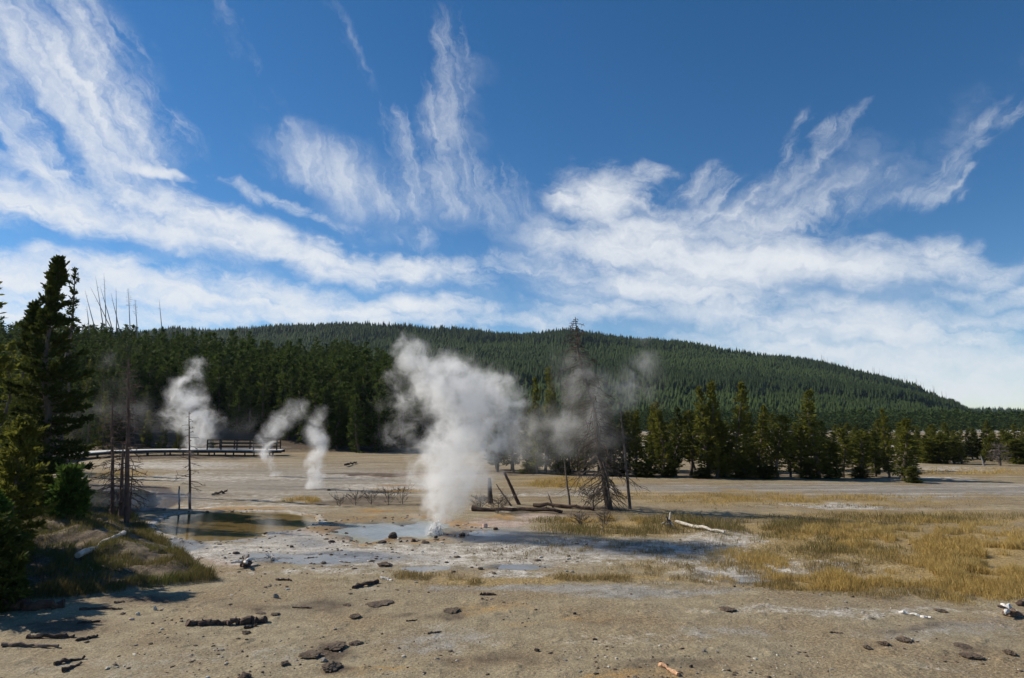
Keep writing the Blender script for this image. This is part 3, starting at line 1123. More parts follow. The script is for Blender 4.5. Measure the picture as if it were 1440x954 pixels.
pine('tall_pine', 'tallest dark pine at the left, dense ragged crown against the sky', 61, 660, 360, 62, 'needle_dark', Y=36, seed=41,
     base=.07, nb=145, per=210, size=.22, gaps=.19, wood=True, prof=.80, width=.40, top=.75)
pine('thin_pine', 'slender pine with a tiny tufted top just right of the tallest pine', 83, 660, 377, 9, 'needle_dark', Y=44, seed=42,
     base=.70, nb=26, per=26, size=.24, gaps=.1, wood=True, prof=.5)
pine('side_pine', 'dark pine with a blunt top touching the left side of the tallest pine', 37, 660, 424, 27, 'needle_dark', Y=38, seed=43,
     base=.10, nb=110, per=80, size=.25, gaps=.15, wood=True, prof=.5, width=.4)
pine('edge_pine', 'pine cut off by the left edge of the picture', -56, 680, 385, 40, 'needle_line', Y=33, seed=44,
     base=.10, nb=120, per=80, size=.26, gaps=.2, wood=True, prof=.6, width=.4)
for i, (px, Y, pt, R, mat, lab) in enumerate([
        (8, 46, 470, 26, 'needle_line', 'olive green pine low at the left edge behind the bushes'),
        (28, 50, 492, 24, 'needle_line', 'olive green pine left of the trunk of the tallest pine'),
        (100, 97, 468, 22, 'needle_dark', 'dark pine standing right of the tallest pine, below the skyline'),
        (-14, 44, 480, 34, 'needle_line', 'wide olive pine cut by the left edge behind the bank'),
        (46, 56, 480, 26, 'needle_line', 'olive pine directly behind the trunk of the tallest pine'),
        (74, 58, 500, 26, 'needle_dark', 'dark wide pine right behind the trunk of the tallest pine'),
        (18, 40, 540, 30, 'needle_dark', 'shaded bushy pine low behind the near pine at the left edge'),
        (60, 60, 560, 24, 'needle_bright', 'sunlit low pine showing under the crown of the tallest pine'),
        (112, 96, 505, 18, 'needle_line', 'mid green pine above the bright young pine'),
        (136, 99, 520, 16, 'needle_dark', 'dark pine behind the leftmost dead trunk'),
        (170, 100, 565, 15, 'needle_dark', 'low dark pine behind the tallest dead trunk'),
        (122, 95, 548, 17, 'needle_bright', 'bright young pine right of the tallest pine above the boardwalk'),
        (145, 97, 552, 15, 'needle_line', 'young pine just left of the three dead trunks'),
        (94, 96, 556, 16, 'needle_line', 'shaded pine between the tallest pine and the bright young pine'),
        (205, 98, 578, 10, 'needle_line', 'small pine behind the boardwalk right of the dead trunks'),
        (228, 96, 577, 8, 'needle_dark', 'narrow dark pine at the left of the far steam behind the boardwalk'),
        (251, 95, 596, 8, 'needle_line', 'small pointed pine in front of the far steam behind the boardwalk'),
        (294, 95, 597, 5, 'needle_line', 'tiny thin pine at the left end of the railing')]):
    pine('young_pine', lab, px, 0, pt, R, mat, Y=Y, seed=60 + i, group='pines around the left boardwalk', base=.03, nb=90, per=40, size=.26, gaps=.22, prof=1.0)
pine('young_pine', 'bright green bushy young pine on the grassy bank', 90, 0, 662, 27, 'needle_bright', Y=25.5, seed=80, base=.0, nb=110, per=90, size=.16, gaps=.06, prof=.6, fat=.25, wood=True, top=.9)
pine('near_pine', 'dark pine with drooping twigs low at the left edge of the bank', 0, 0, 590, 38, 'needle_line', Y=20, seed=81, base=.05, nb=130, per=90, size=.15, gaps=.16, prof=.45, fat=.25, wood=True)
pine('near_pine', 'yellow green pine sapling at the lower left edge', -16, 0, 690, 30, 'needle_bright', Y=18, seed=82, base=.02, nb=80, per=80, size=.13, gaps=.15, prof=.5, fat=.2, wood=True)
pine('near_pine', 'black shaded shrub in the lower left corner', -28, 0, 735, 56, 'needle_dark', Y=16.5, seed=83, base=.0, nb=90, per=110, size=.14, gaps=.05, prof=.5, fat=.5, wood=True)



for i, (px, Y, h, R_, lab) in enumerate([
        (-92, 19.0, 3.6, 1.1, 'pine standing just beyond the left edge, its shade falling on the bank'),
        (-150, 23.5, 7.0, 1.4, 'taller pine beyond the left edge behind the first')]):
    x = x_at(px, Y)
    tk, cr = conifer(400 + i, h, R_, base=.08, nb=90, per=70, size=.2, gaps=.15, prof=.7)
    q_ = thing('near_pine', lab, 'tree', (x, Y, float(H(x, Y))))
    link('trunk', tk.mesh('near_pine_trunk', [M['bark']], True), q_)
    link('crown', cr.mesh('near_pine_crown', [M['needle_dark']]), q_)
for i, (px, Y, pt, R_, mat, lab) in enumerate([
        (30, 26, 645, 18, 'needle_dark', 'dark shrubby pine left of the bright bushy young pine'),
        (60, 27.5, 672, 12, 'needle_line', 'low shrub touching the left side of the bright bushy young pine'),
        (-6, 21.5, 655, 24, 'needle_dark', 'dark shrub in front of the near pine at the left edge'),
        (8, 17.5, 750, 24, 'needle_dark', 'low dark shrub at the left edge above the mossy log'),
        (108, 28, 690, 11, 'needle_bright', 'small green sapling right of the bright bushy young pine')]):
    pine('shrub', lab, px, 0, pt, R_, mat, Y=Y, seed=430 + i, base=.0, nb=70, per=80, size=.15, gaps=.12, prof=.5, fat=.35, wood=True)


# ------------------------------------------------------------------ dead trees
# bare trees, snags and brush
def dead_tree(name, label, cat, base, top, r0, nb, Lmax, mat='dead', seed=1, droop=.5, t0=.05, t1=1.0, sub=3, bend=.02, group=None, prof=.7, stub=.0, twr=.006, tip=.08):
    """base/top are world points; trunk and limbs as two parts"""
    r = np.random.default_rng(seed)
    base, top = np.asarray(base, float), np.asarray(top, float)
    Ht = np.linalg.norm(top - base)
    hs = np.linspace(0, 1, 12)
    wob = np.cumsum(r.normal(size=(12, 3)) * bend * Ht * .25, 0)
    wob -= wob[0] + (wob[-1] - wob[0]) * hs[:, None]
    tp = (top - base) * hs[:, None] + wob
    tp[0] -= (top - base) / Ht * .15
    tk, lb = MB(), MB()
    tk.tube(tp, r0 * ((1 - hs) ** .8 * (1 - tip) + tip), 8)
    if nb <= 5:
        lb = tk if nb else lb
    if nb == 24 and r0 == .14:
        lb = tk
    az = 0
    for i in range(nb):
        u = (i + r.random()) / nb
        t = t0 + (t1 - t0) * u
        az += 2.4 + r.normal() * .6
        L = Lmax * ((1 - u) ** prof + .06) * (.45 + .7 * r.random()) * min(1, .5 + 3 * u)
        if r.random() < stub:
            L *= .3
        o = np.array([np.interp(t, hs, tp[:, k]) for k in range(3)])
        d = np.array([math.cos(az), math.sin(az), .15 - droop * (1 - u) * .6 + r.normal() * .15])
        d /= np.linalg.norm(d)
        s = np.linspace(0, 1, 6)
        pp = o + d * (s * L)[:, None]
        pp[:, 2] -= droop * s ** 1.6 * L * .55 * (1 - .6 * u)
        pp += np.cumsum(r.normal(size=(6, 3)) * L * .03, 0) * s[:, None]
        rb = min(r0 * .30, .012 + L * .010)
        o = o - d * rb * .5
        lb.tube(pp, np.linspace(rb, twr * .6, 6), 4, cap=False)
        for k in range(sub):
            f = .3 + .65 * r.random()
            q = np.array([np.interp(f, s, pp[:, c]) for c in range(3)])
            dd = d + r.normal(size=3) * .75
            dd[2] -= droop * .5
            dd /= np.linalg.norm(dd)
            l2 = L * (.15 + .35 * r.random())
            ss = np.linspace(0, 1, 4)
            p2 = q + dd * (ss * l2)[:, None]
            p2[:, 2] -= droop * ss ** 2 * l2 * .4
            p2 += r.normal(size=(4, 3)) * l2 * .05 * ss[:, None]
            lb.tube(p2, np.linspace(twr, twr * .5, 4), 3, cap=False)
    o = thing(name, label, cat, base, 0, group)
    link('trunk', tk.mesh(name + '_trunk', [M[mat]], True), o)
    if lb is not tk and lb.n:
        link('branches', lb.mesh(name + '_branches', [M[mat]], True), o)
    return o


b0 = hit(857, 716)
dead_tree('dead_tree', 'big bare dead tree leaning left with dense drooping twigs', 'dead tree', b0, at(809, 446, b0[1]), .19, 230, 2.05, 'dead_dark', 11, .75, .06, .99, 7, .035, prof=.62, twr=.014)
b0 = hit(886, 716)
dead_tree('dead_snag', 'thin straight bare snag just right of the big dead tree', 'snag', b0, at(871, 566, b0[1]), .085, 22, .5, 'dead', 12, .2, .25, .98, 1, .012, stub=.6, twr=.012, tip=.2)
b0 = hit(802, 715)
dead_tree('dead_snag', 'thin short leaning pole left of the foot of the big dead tree', 'snag', b0, at(793, 645, b0[1]), .06, 10, .5, 'dead', 13, .2, .2, .95, 1, .02, tip=.4)
b0 = hit(778, 714)
dead_tree('dead_stub', 'small forked stub standing between the fallen logs', 'snag', b0, at(770, 692, b0[1]), .05, 3, .3, 'dead', 14, -.4, .4, .8, 0, .03)
b0 = hit(730, 710)
dead_tree('leaning_pole', 'thick dark pole leaning left over the fallen log', 'snag', b0, at(709, 664, b0[1]), .10, 5, .35, 'log_dark', 15, .1, .2, .9, 1, .01, tip=.6)
b0 = hit(719, 712)
dead_tree('leaning_pole', 'thinner broken pole leaning low beside the thick dark pole', 'snag', b0, at(698, 681, b0[1]), .05, 8, .5, 'dead', 16, .3, .1, .95, 2, .02, tip=.4)
b0 = hit(690, 708)
dead_tree('broken_stump', 'dark broken stump at the right edge of the big steam column', 'stump', b0, at(688, 672, b0[1]), .15, 4, .3, 'log_dark', 17, .1, .3, .9, 1, .01, tip=.6)

LG = 'dead trunks on the left bank'
for i, (px, py, tx, ty, r0, nb, L, lab) in enumerate([
        (158, 727, 158, 560, .095, 62, .95, 'leftmost dead trunk of the cluster on the left bank, bare above'),
        (170, 729, 173, 632, .125, 14, .45, 'short thick middle trunk of the dead cluster on the left bank'),
        (178, 735, 181, 505, .12, 80, 1.2, 'tallest dead trunk of the cluster on the left bank, twiggy crown'),
        (182, 730, 186, 655, .05, 12, .7, 'thin short rightmost trunk of the dead cluster')]):
    b0 = hit(px, py)
    dead_tree('dead_tree', lab, 'dead tree', b0, at(tx, ty, b0[1]), r0, nb, L, 'bark_red', 120 + i, .55, .1, .98, 5, .012, LG, prof=.55, twr=.013, tip=.25)
b0 = hit(267, 716)
dead_tree('dead_snag', 'slim dead snag with short twigs at the back edge of the brown pool', 'snag', b0, at(266, 579, b0[1]), .075, 34, .85, 'bark_red', 31, .35, .15, .98, 3, .01, prof=.6, twr=.012, tip=.2)
b0 = hit(252, 717)
dead_tree('wooden_stake', 'short bare stake at the back edge of the brown pool', 'stake', b0, at(252, 684, b0[1]), .045, 0, .1, 'dead', 32, tip=.8)
b0 = hit(150, 720)
dead_tree('leaning_branch', 'grey branch leaning from the bank over the dark pond', 'branch', hit(112, 697), at(150, 664, 34), .035, 6, .5, 'dead', 33, .2, .3, .95, 2, .03)

# bare leaning trunks on the left skyline
for i, (bx, by, tx, ty, tuft, lab) in enumerate([
        (137, 462, 119, 407, 0, 'bare skyline trunk leaning left, outermost left of the bunch'),
        (126, 455, 122, 430, 0, 'short faint skyline trunk at the left of the bunch'),
        (148, 462, 134, 388, 0, 'tall skyline trunk leaning left in the bunch'),
        (163, 462, 127, 404, 0, 'steeply leaning skyline trunk that crosses its neighbours'),
        (150, 462, 146, 385, 1, 'tallest upright skyline trunk with a wispy top'),
        (161, 462, 141, 403, 0, 'long skyline trunk leaning left through the middle of the bunch'),
        (171, 462, 156, 412, 0, 'skyline trunk leaning left, right of the bunch'),
        (164, 462, 163, 405, 0, 'upright pale skyline trunk right of the bunch'),
        (184, 464, 180, 405, 2, 'skyline trunk with a sparse tufted top, taller of the pair'),
        (194, 464, 190, 421, 2, 'skyline trunk with a sparse tufted top, shorter of the pair'),
        (229, 466, 224, 421, 0, 'lone thin skyline trunk right of the tufted pair'),
        (105, 462, 102, 425, 2, 'short twiggy skyline snag right of the tallest pine')]):
    Yq = 162
    d = ray(bx, by)
    bb = at(bx, by + 14, Yq)
    dead_tree('skyline_trunk', lab, 'snag', bb, at(tx, ty, Yq), .14, (24 if tuft == 2 else 8 if tuft else 3), (1.1 if tuft == 2 else .6), 'snag', 200 + i, .1, (.62 if tuft == 2 else .7), 1.0, 2, .006,
              'bare trunks on the left skyline', twr=.035)

b0 = hit(1406, 655)
dead_tree('dead_tree', 'small brown dead tree on the far right plain', 'dead tree', b0, at(1405, 624, b0[1]), .14, 60, 1.3, 'dead', 51, .1, .2, 1, 4, .02, prof=.4, twr=.03)
b0 = hit(1384, 655)
dead_tree('dead_snag', 'pale leaning stub left of the small dead tree on the far plain', 'snag', b0, at(1379, 640, b0[1]), .12, 0, .3, 'snag', 52)

# dead brush between the flats
for i, (px, py, h, w, lab) in enumerate([
        (478, 712, 12, 14, 'dark low brush clump at the left end of the bare brush row'),
        (500, 711, 18, 16, 'bare brush second from the left in the row behind the milky pool'),
        (522, 710, 18, 16, 'bare brush third from the left behind the milky pool'),
        (546, 710, 22, 18, 'bare brush near the left edge of the big steam column'),
        (566, 709, 26, 18, 'bare brush partly veiled by the left edge of the big steam')]):
    b0 = hit(px, py)
    k = b0[1] / F
    dead_tree('dead_bush', lab, 'bush', b0, b0 + np.array([.02, 0, h * k]), .02, 22, w * k * 1.2, 'dead', 70 + i, -.9, .02, .8, 3, .03, 'bare brush behind the milky pool', prof=.3, twr=.010)
for i, (px, py, h, w, lab) in enumerate([
        (700, 722, 22, 24, 'tangle of bare roots at the end of the fallen log'),
        (676, 716, 18, 18, 'bare twig heap in front of the broken dark stump'),
        (835, 714, 26, 24, 'tangle of bare twigs left of the foot of the big dead tree'),
        (850, 742, 26, 12, 'thin bare shrub in the golden grass below the big dead tree'),
        (815, 742, 18, 14, 'sparse grey shrub in the grass left of the thin bare shrub')]):
    b0 = hit(px, py)
    k = b0[1] / F
    dead_tree('dead_bush', lab, 'bush', b0, b0 + np.array([.02, 0, h * k]), .03, 40, w * k * 1.1, 'dead', 90 + i, -.5, .02, .9, 4, .05, prof=.25, twr=.010)


# ------------------------------------------------------------------ logs, sticks, rocks
def stick(name, label, cat, p0, p1, rpx, mat, seed=0, knots=2, taper=.6, sink=.35, group=None, hug=.5, n=10, rag=.12):
    r = np.random.default_rng(500 + seed)
    a, b = hit(*p0), hit(*p1)
    rad = rpx * (a[1] + b[1]) / 2 / F
    L = np.linalg.norm(b - a)
    s = np.linspace(0, 1, n)
    pts = a + (b - a) * s[:, None]
    pts[:, 2] = H(pts[:, 0], pts[:, 1]) * hug + pts[:, 2] * (1 - hug) + rad * (1 - sink)
    pts += r.normal(size=(n, 3)) * rad * .35
    if hug < .2:
        pts[:, 2] += max(0, (H(pts[:, 0], pts[:, 1]) - pts[:, 2]).max()) * .8
    rr_ = rad * (1 - (1 - taper) * s) * (1 + rag * r.normal(size=n))
    c = pts.mean(0).copy()
    c[2] -= rad
    mb = MB()
    mb.tube(pts - c, rr_, 9)
    V = mb.v[0]
    V += r.normal(size=V.shape) * rad * .09
    for k in range(knots):
        f = r.random()
        q = (a + (b - a) * f) - c
        q[2] = np.interp(f, s, (pts - c)[:, 2])
        d = r.normal(size=3)
        d[2] = abs(d[2]) + .3
        d /= np.linalg.norm(d)
        l = rad * (.9 + 1.1 * r.random())
        mb.tube([q, q + d * l * .6, q + d * l + r.normal(size=3) * rad * .3], [rad * .4, rad * .28, rad * .12], 5)
    o = link(name, mb.mesh(name, [M[mat]]), None, c)
    return tag(o, label, cat, group)


_ico = {}


def ico(sub):
    if sub in _ico:
        return _ico[sub]
    t = (1 + 5 ** .5) / 2
    V = np.array([[-1, t, 0], [1, t, 0], [-1, -t, 0], [1, -t, 0], [0, -1, t], [0, 1, t], [0, -1, -t], [0, 1, -t], [t, 0, -1], [t, 0, 1], [-t, 0, -1], [-t, 0, 1]], float)
    V /= np.linalg.norm(V, axis=1)[:, None]
    Fc = [[0, 11, 5], [0, 5, 1], [0, 1, 7], [0, 7, 10], [0, 10, 11], [1, 5, 9], [5, 11, 4], [11, 10, 2], [10, 7, 6], [7, 1, 8], [3, 9, 4], [3, 4, 2], [3, 2, 6], [3, 6, 8], [3, 8, 9], [4, 9, 5], [2, 4, 11], [6, 2, 10], [8, 6, 7], [9, 8, 1]]
    for _ in range(sub):
        V = list(V)
        cache, nf = {}, []

        def mid(a, b):
            k = (min(a, b), max(a, b))
            if k not in cache:
                m_ = (np.array(V[a]) + np.array(V[b])) / 2
                V.append(m_ / np.linalg.norm(m_))
                cache[k] = len(V) - 1
            return cache[k]
        for a, b, c in Fc:
            ab, bc, ca_ = mid(a, b), mid(b, c), mid(c, a)
            nf += [[a, ab, ca_], [b, bc, ab], [c, ca_, bc], [ab, bc, ca_]]
        Fc = nf
        V = np.array(V)
    _ico[sub] = (np.array(V), np.array(Fc))
    return _ico[sub]


def rock(name, label, cat, px, py, wpx, hpx, mat, seed=0, depth=.8, rough=.30, sub=2, group=None):
    r = np.random.default_rng(800 + seed)
    p = hit(px, py)
    k = p[1] / F
    V, Fc = ico(sub)
    V = V.copy()
    # facet and lump
    for _ in range(9):
        d = r.normal(size=3)
        d /= np.linalg.norm(d)
        lim = .62 + .3 * r.random()
        e = V @ d
        V -= np.outer(np.maximum(e - lim, 0), d)
    so = 50 * r.random()
    V *= 1 + rough * (fbm(V[:, 0] * 2.2 + so + V[:, 2], V[:, 1] * 2.2 - V[:, 2] * 1.7, seed, 4)[:, None] - .5) * 1.6
    V *= 1 + rough * (r.random((len(V), 1)) - .5) * .34
    V *= np.array([wpx * k / 2, wpx * k / 2 * depth, hpx * k * .62])
    V[:, 2] += hpx * k * .30
    mb = MB()
    mb.add(V, Fc)
    o = link(name, mb.mesh(name, [M[mat]]), None, p, 0)
    return tag(o, label, cat, group)


# pale / dark logs
stick('weathered_log', 'pale weathered log lying on the grassy left bank', 'log', (110, 790), (176, 757), 3.6, 'log_pale', 1, 1, .75, -1.2, hug=.0)
stick('branch', 'dark thin branch on the bank right of the pale log', 'branch', (128, 794), (168, 806), 1.8, 'log_dark', 2, 4, .5, .1)
stick('branch', 'pale thin branch crossing the dark one on the bank', 'branch', (140, 797), (184, 805), 1.1, 'log_pale', 3, 3, .5, .0)
stick('fallen_log', 'ragged dark rotten log lying alone on the gravel', 'log', (264, 880), (374, 875), 3.6, 'log_dark', 4, 12, 1.35, .35, rag=.22, n=34)
stick('wood_piece', 'small dark wood piece under the right end of the ragged log', 'wood', (344, 884), (362, 881), 2.2, 'log_dark', 5, 1)
stick('stick', 'upper of two dark sticks lying close in the lower left', 'stick', (76, 936), (118, 927), 2.6, 'log_dark', 6, 3)
stick('stick', 'lower of two dark sticks lying close in the lower left', 'stick', (86, 946), (114, 935), 2.8, 'log_dark', 7, 1)
stick('pole', 'long reddish pole lying at the lower left edge', 'log', (2, 909), (80, 911), 2.4, 'log_red', 8, 0, .8, .1)
stick('fallen_log', 'dark decayed log above the reddish pole', 'log', (38, 898), (106, 896), 3.2, 'log_dark', 9, 5, .7, .4, rag=.3)
stick('wood_piece', 'dark stick right of the decayed log', 'stick', (107, 902), (138, 896), 2.6, 'log_dark', 10, 2)
stick('fallen_log', 'dark mossy log along the lower edge of the left bank', 'log', (8, 858), (84, 856), 6.5, 'log_dark', 11, 4, .8, .3)
stick('branch', 'dark branch at the right of the mossy log under the bank', 'branch', (112, 858), (172, 857), 2.0, 'log_dark', 12, 5, .7, .3)
stick('stick', 'short grey stick above the dark branch at the bank foot', 'stick', (160, 849), (174, 847), 1.5, 'log_red', 13, 0)
stick('wood_piece', 'broken dark wood on the gravel left of the pale pebble', 'wood', (110, 877), (140, 875), 2.0, 'log_dark', 14, 2)
stick('stick', 'thick dark stick on the gravel below the dry tufts', 'stick', (498, 828), (531, 820), 2.8, 'log_dark', 15, 0, .9, .1)
stick('wood_piece', 'flat dark wood piece left of the thick dark stick', 'wood', (387, 816), (410, 817), 1.8, 'log_dark', 16, 2)
stick('wood_piece', 'short dark wood piece on the grey gravel right of the middle', 'wood', (676, 837), (697, 837), 2.0, 'log_dark', 17, 1)
stick('stick', 'small stick on the grey patch of the foreground gravel', 'stick', (602, 892), (621, 889), 1.4, 'log_red', 18, 0)
stick('stick', 'small dark stick above the grey patch of the foreground gravel', 'stick', (571, 874), (587, 873), 1.2, 'log_dark', 19, 1)
stick('stick', 'thin stick lying left of the twin dark clods', 'stick', (411, 855), (438, 856), 1.2, 'log_dark', 20, 1)
stick('driftwood', 'orange split piece of wood at the bottom edge', 'wood', (928, 936), (955, 951), 3.0, 'log_orange', 21, 2, .7, .2, rag=.3)
stick('bleached_branch', 'white bleached branch on the gravel at the right', 'branch', (1264, 862), (1310, 871), 1.9, 'log_bone', 22, 3, .7, .0, rag=.25)
stick('stick', 'pale stick below the bleached branch', 'stick', (1167, 890), (1184, 891), 1.2, 'log_red', 23, 1)
stick('fallen_log', 'long dark fallen log at the foot of the leaning poles', 'log', (664, 719), (792, 722), 3.3, 'log_dark', 24, 6, .7, .0)
stick('fallen_log', 'second dark fallen log running to the foot of the dead tree', 'log', (752, 713), (836, 718), 2.6, 'log_dark', 25, 5, .8, .0)
stick('fallen_log', 'pale fallen log with its root end in the olive grass', 'log', (952, 739), (1018, 753), 2.6, 'log_pale', 26, 3, .5, -.8, hug=.1)
stick('branch', 'dark branch lying on the far flat left of the big steam', 'branch', (485, 657), (501, 652), 1.5, 'log_dark', 27, 3, .6, -.5)
stick('stick', 'short dark log on the flat behind the brown pool', 'log', (299, 697), (318, 693), 1.8, 'log_dark', 28, 1, .7, 0)
stick('stick', 'dark stick on the wet flat below the milky pool', 'stick', (427, 787), (447, 785), 1.2, 'log_dark', 29, 1)
stick('stick', 'short dark stick on the wet flat left of the brown mound', 'stick', (478, 791), (492, 792), 1.2, 'log_dark', 30, 1)
stick('stick', 'pale stick at the end of the dry tufts above the thick stick', 'stick', (536, 814), (552, 817), 1.7, 'log_bone', 31, 0)
stick('stick', 'grey stick at the bottom of the bank tip', 'stick', (193, 823), (230, 826), 1.2, 'log_red', 32, 2)
stick('bleached_stick', 'short white stick on the bank below the pale log', 'stick', (124, 797), (131, 803), 1.7, 'log_bone', 33, 0)


def driftwood(name, label, px, py, wpx, hpx, mats, seed):
    r = np.random.default_rng(seed)
    p = hit(px, py)
    k = p[1] / F
    W, Hh = wpx * k, hpx * k
    o = thing(name, label, 'driftwood', p)
    body = MB()
    V, Fc = ico(2)
    V = V * (1 + .35 * (r.random((len(V), 1)) - .5)) * np.array([W * .22, W * .2, Hh * .32])
    V[:, 2] += Hh * .2
    body.add(V, Fc)
    link('stump_body', body.mesh('stump_body', [M[mats[1]]]), o)
    for i in range(9):
        a = r.random() * 6.28
        rt = MB()
        l_ = .28 + .42 * r.random()
        d = np.array([math.cos(a) * W * l_, math.sin(a) * W * l_, Hh * (r.random() ** 2 * .9 - .15)])
        s = np.linspace(0, 1, 7)
        pp = np.array([0, 0, Hh * (.15 + .2 * r.random())]) + d * s[:, None]
        pp[:, 2] += Hh * .25 * np.sin(s * 3.1) * r.random()
        pp += np.cumsum(r.normal(size=(7, 3)) * W * .018, 0)
        pp[:, 2] = np.maximum(pp[:, 2], .01)
        rt.tube(pp, np.linspace(W * .085, W * .03, 7) * (1 + .25 * r.normal(size=7)), 6)
        link('root', rt.mesh('root', [M[mats[i % 2]]]), o)
    return o


driftwood('driftwood_stump', 'white and dark driftwood stump on the sand below the brown pool', 345, 797, 36, 17, ('log_bone', 'log_dark'), 1)
driftwood('driftwood_stump', 'white uprooted stump lying at the right edge of the gravel', 1420, 866, 42, 17, ('log_bone', 'log_red'), 2)
driftwood('driftwood_stump', 'grey root end standing in the olive grass', 941, 742, 18, 20, ('log_pale', 'dead'), 3)
driftwood('driftwood_stump', 'small white root on the wet flat right of the driftwood stump', 383, 788, 14, 9, ('log_bone', 'log_pale'), 4)

RK = [
    (553, 757, 18, 10, 'rock_dark', 'dark brown boulder standing in the milky pool'),
    (540, 796, 24, 8, 'clod', 'low brown mound on the wet flat below the milky pool'),
    (537, 764, 17, 5, 'rock_dark', 'flat dark rock on the front rim of the milky pool'),
    (581, 762, 10, 5, 'rock_dark', 'dark rock right of the boulder on the rim of the milky pool'),
    (598, 764, 15, 4, 'rock_dark', 'flat dark rock in front of the bubbling spout'),
    (613, 757, 7, 5, 'rock_dark', 'small dark rock touching the foot of the bubbling spout'),
    (650, 754, 12, 6, 'rock_dark', 'dark rock at the right end of the milky pool'),
    (471, 750, 12, 4, 'rock_dark', 'cluster like dark rock at the left end of the milky pool'),
    (487, 752, 7, 4, 'rock_dark', 'small dark rock second from the left in the milky pool'),
    (512, 743, 6, 4, 'rock_grey', 'small grey rock at the back of the milky pool'),
    (565, 741, 8, 4, 'rock_grey', 'grey rock behind the boulder in the milky pool'),
    (466, 763, 12, 4, 'rock_dark', 'dark flat rock below the left end of the milky pool'),
    (682, 742, 10, 8, 'rock_pink', 'pinkish white rock on the red flat right of the steam'),
    (697, 745, 8, 4, 'rock_dark', 'dark rock beside the pinkish rock'),
    (388, 841, 10, 8, 'rock_grey', 'grey stone alone on the gravel above the ragged log'),
    (218, 858, 7, 7, 'rock_pale', 'pale upright pebble on the gravel at the left'),
    (194, 865, 8, 5, 'rock_pale', 'pale flat pebble left of the upright pebble'),
    (185, 872, 9, 4, 'rock_pink', 'orange pebble below the pale flat pebble'),
    (344, 954, 24, 9, 'log_dark', 'brown rock cut by the bottom edge at the left'),
    (173, 864, 9, 4, 'clod', 'dark clod left of the pale flat pebble'),
    (346, 891, 12, 7, 'clod', 'dark clod below the ragged log'),
    (388, 865, 14, 5, 'clod', 'dark clod right of the ragged log'),
    (366, 863, 15, 3, 'clod', 'flat clod above the right end of the ragged log'),
    (500, 868, 18, 7, 'clod', 'dark clod, lower of the pair in the middle foreground'),
    (488, 852, 12, 4, 'clod', 'small clod, left of the pair in the middle foreground'),
    (535, 850, 38, 5, 'clod', 'long flat dark clod below the thick stick'),
    (470, 910, 36, 9, 'clod', 'charred ridge of dark earth in the lower middle'),
    (438, 922, 34, 7, 'clod', 'charred flat earth left of the dark ridge'),
    (500, 906, 20, 6, 'clod', 'dark clod right of the charred ridge'),
    (468, 940, 30, 11, 'clod', 'largest black clod near the bottom edge'),
    (455, 930, 15, 6, 'rock_grey', 'greyish lump between the charred clods'),
    (400, 935, 14, 7, 'clod', 'small dark clod left of the largest black clod'),
    (635, 860, 28, 6, 'clod', 'broken brown clod patch on the gravel right of the middle'),
    (1025, 859, 27, 6, 'clod', 'lone dark clod on the pale strip right of the middle'),
    (1243, 907, 18, 9, 'clod', 'dark clod, middle of three at the right'),
    (1271, 902, 24, 7, 'clod', 'dark clod, right one of three at the right'),
    (1219, 912, 13, 6, 'clod', 'dark clod, left one of three at the right'),
    (1355, 909, 26, 4, 'clod', 'flat dark clod in the upper of the far right group'),
    (1365, 924, 30, 7, 'clod', 'widest dark clod of the far right group'),
    (1420, 920, 18, 9, 'clod', 'thick dark clod near the right edge'),
    (1322, 860, 16, 5, 'clod', 'flat clod right of the bleached branch'),
    (1437, 852, 18, 9, 'log_dark', 'dark stump piece at the right edge behind the white stump'),
    (755, 916, 10, 5, 'rock_dark', 'small dark stone with a pale stick in the foreground'),
    (836, 900, 9, 3, 'rock_dark', 'flat brown chip in the foreground right of the middle'),
    (808, 864, 6, 4, 'rock_dark', 'small brown stone above the flat chip'),
    (972, 939, 7, 5, 'rock_dark', 'small dark stone right of the orange split wood'),
    (231, 718, 7, 5, 'rock_dark', 'round dark rock behind the left end of the brown pool'),
    (676, 801, 12, 4, 'rock_dark', 'dark rock at the left end of the bluish puddle'),
    (252, 776, 14, 4, 'rock_dark', 'dark rock at the tip of the wet shallows'),
    (226, 776, 12, 5, 'rock_dark', 'dark rock beside the grassy bank at the shallows'),
    (332, 779, 12, 4, 'rock_dark', 'dark flake left of the driftwood stump'),
    (308, 766, 8, 3, 'rock_grey', 'grey flake in front of the brown pool'),
    (362, 752, 9, 4, 'rock_dark', 'dark rock at the inlet on the right of the brown pool'),
    (410, 770, 8, 4, 'rock_dark', 'small rock between the brown and the milky pool'),
    (462, 690, 7, 3, 'rock_dark', 'dark rock at the foot of the white steam jet'),
]
for i, (px, py, w, h, mat, lab) in enumerate(RK):
    nm = 'earth_clod' if mat == 'clod' else 'rock'
    rock(nm, lab, 'clod' if mat == 'clod' else 'rock', px, py, w * .82, h * (.62 if mat == 'clod' else .85), mat, i, 1.1 if mat == 'clod' else .7, .65 if mat == 'clod' else .3, 3 if mat == 'clod' else 2)

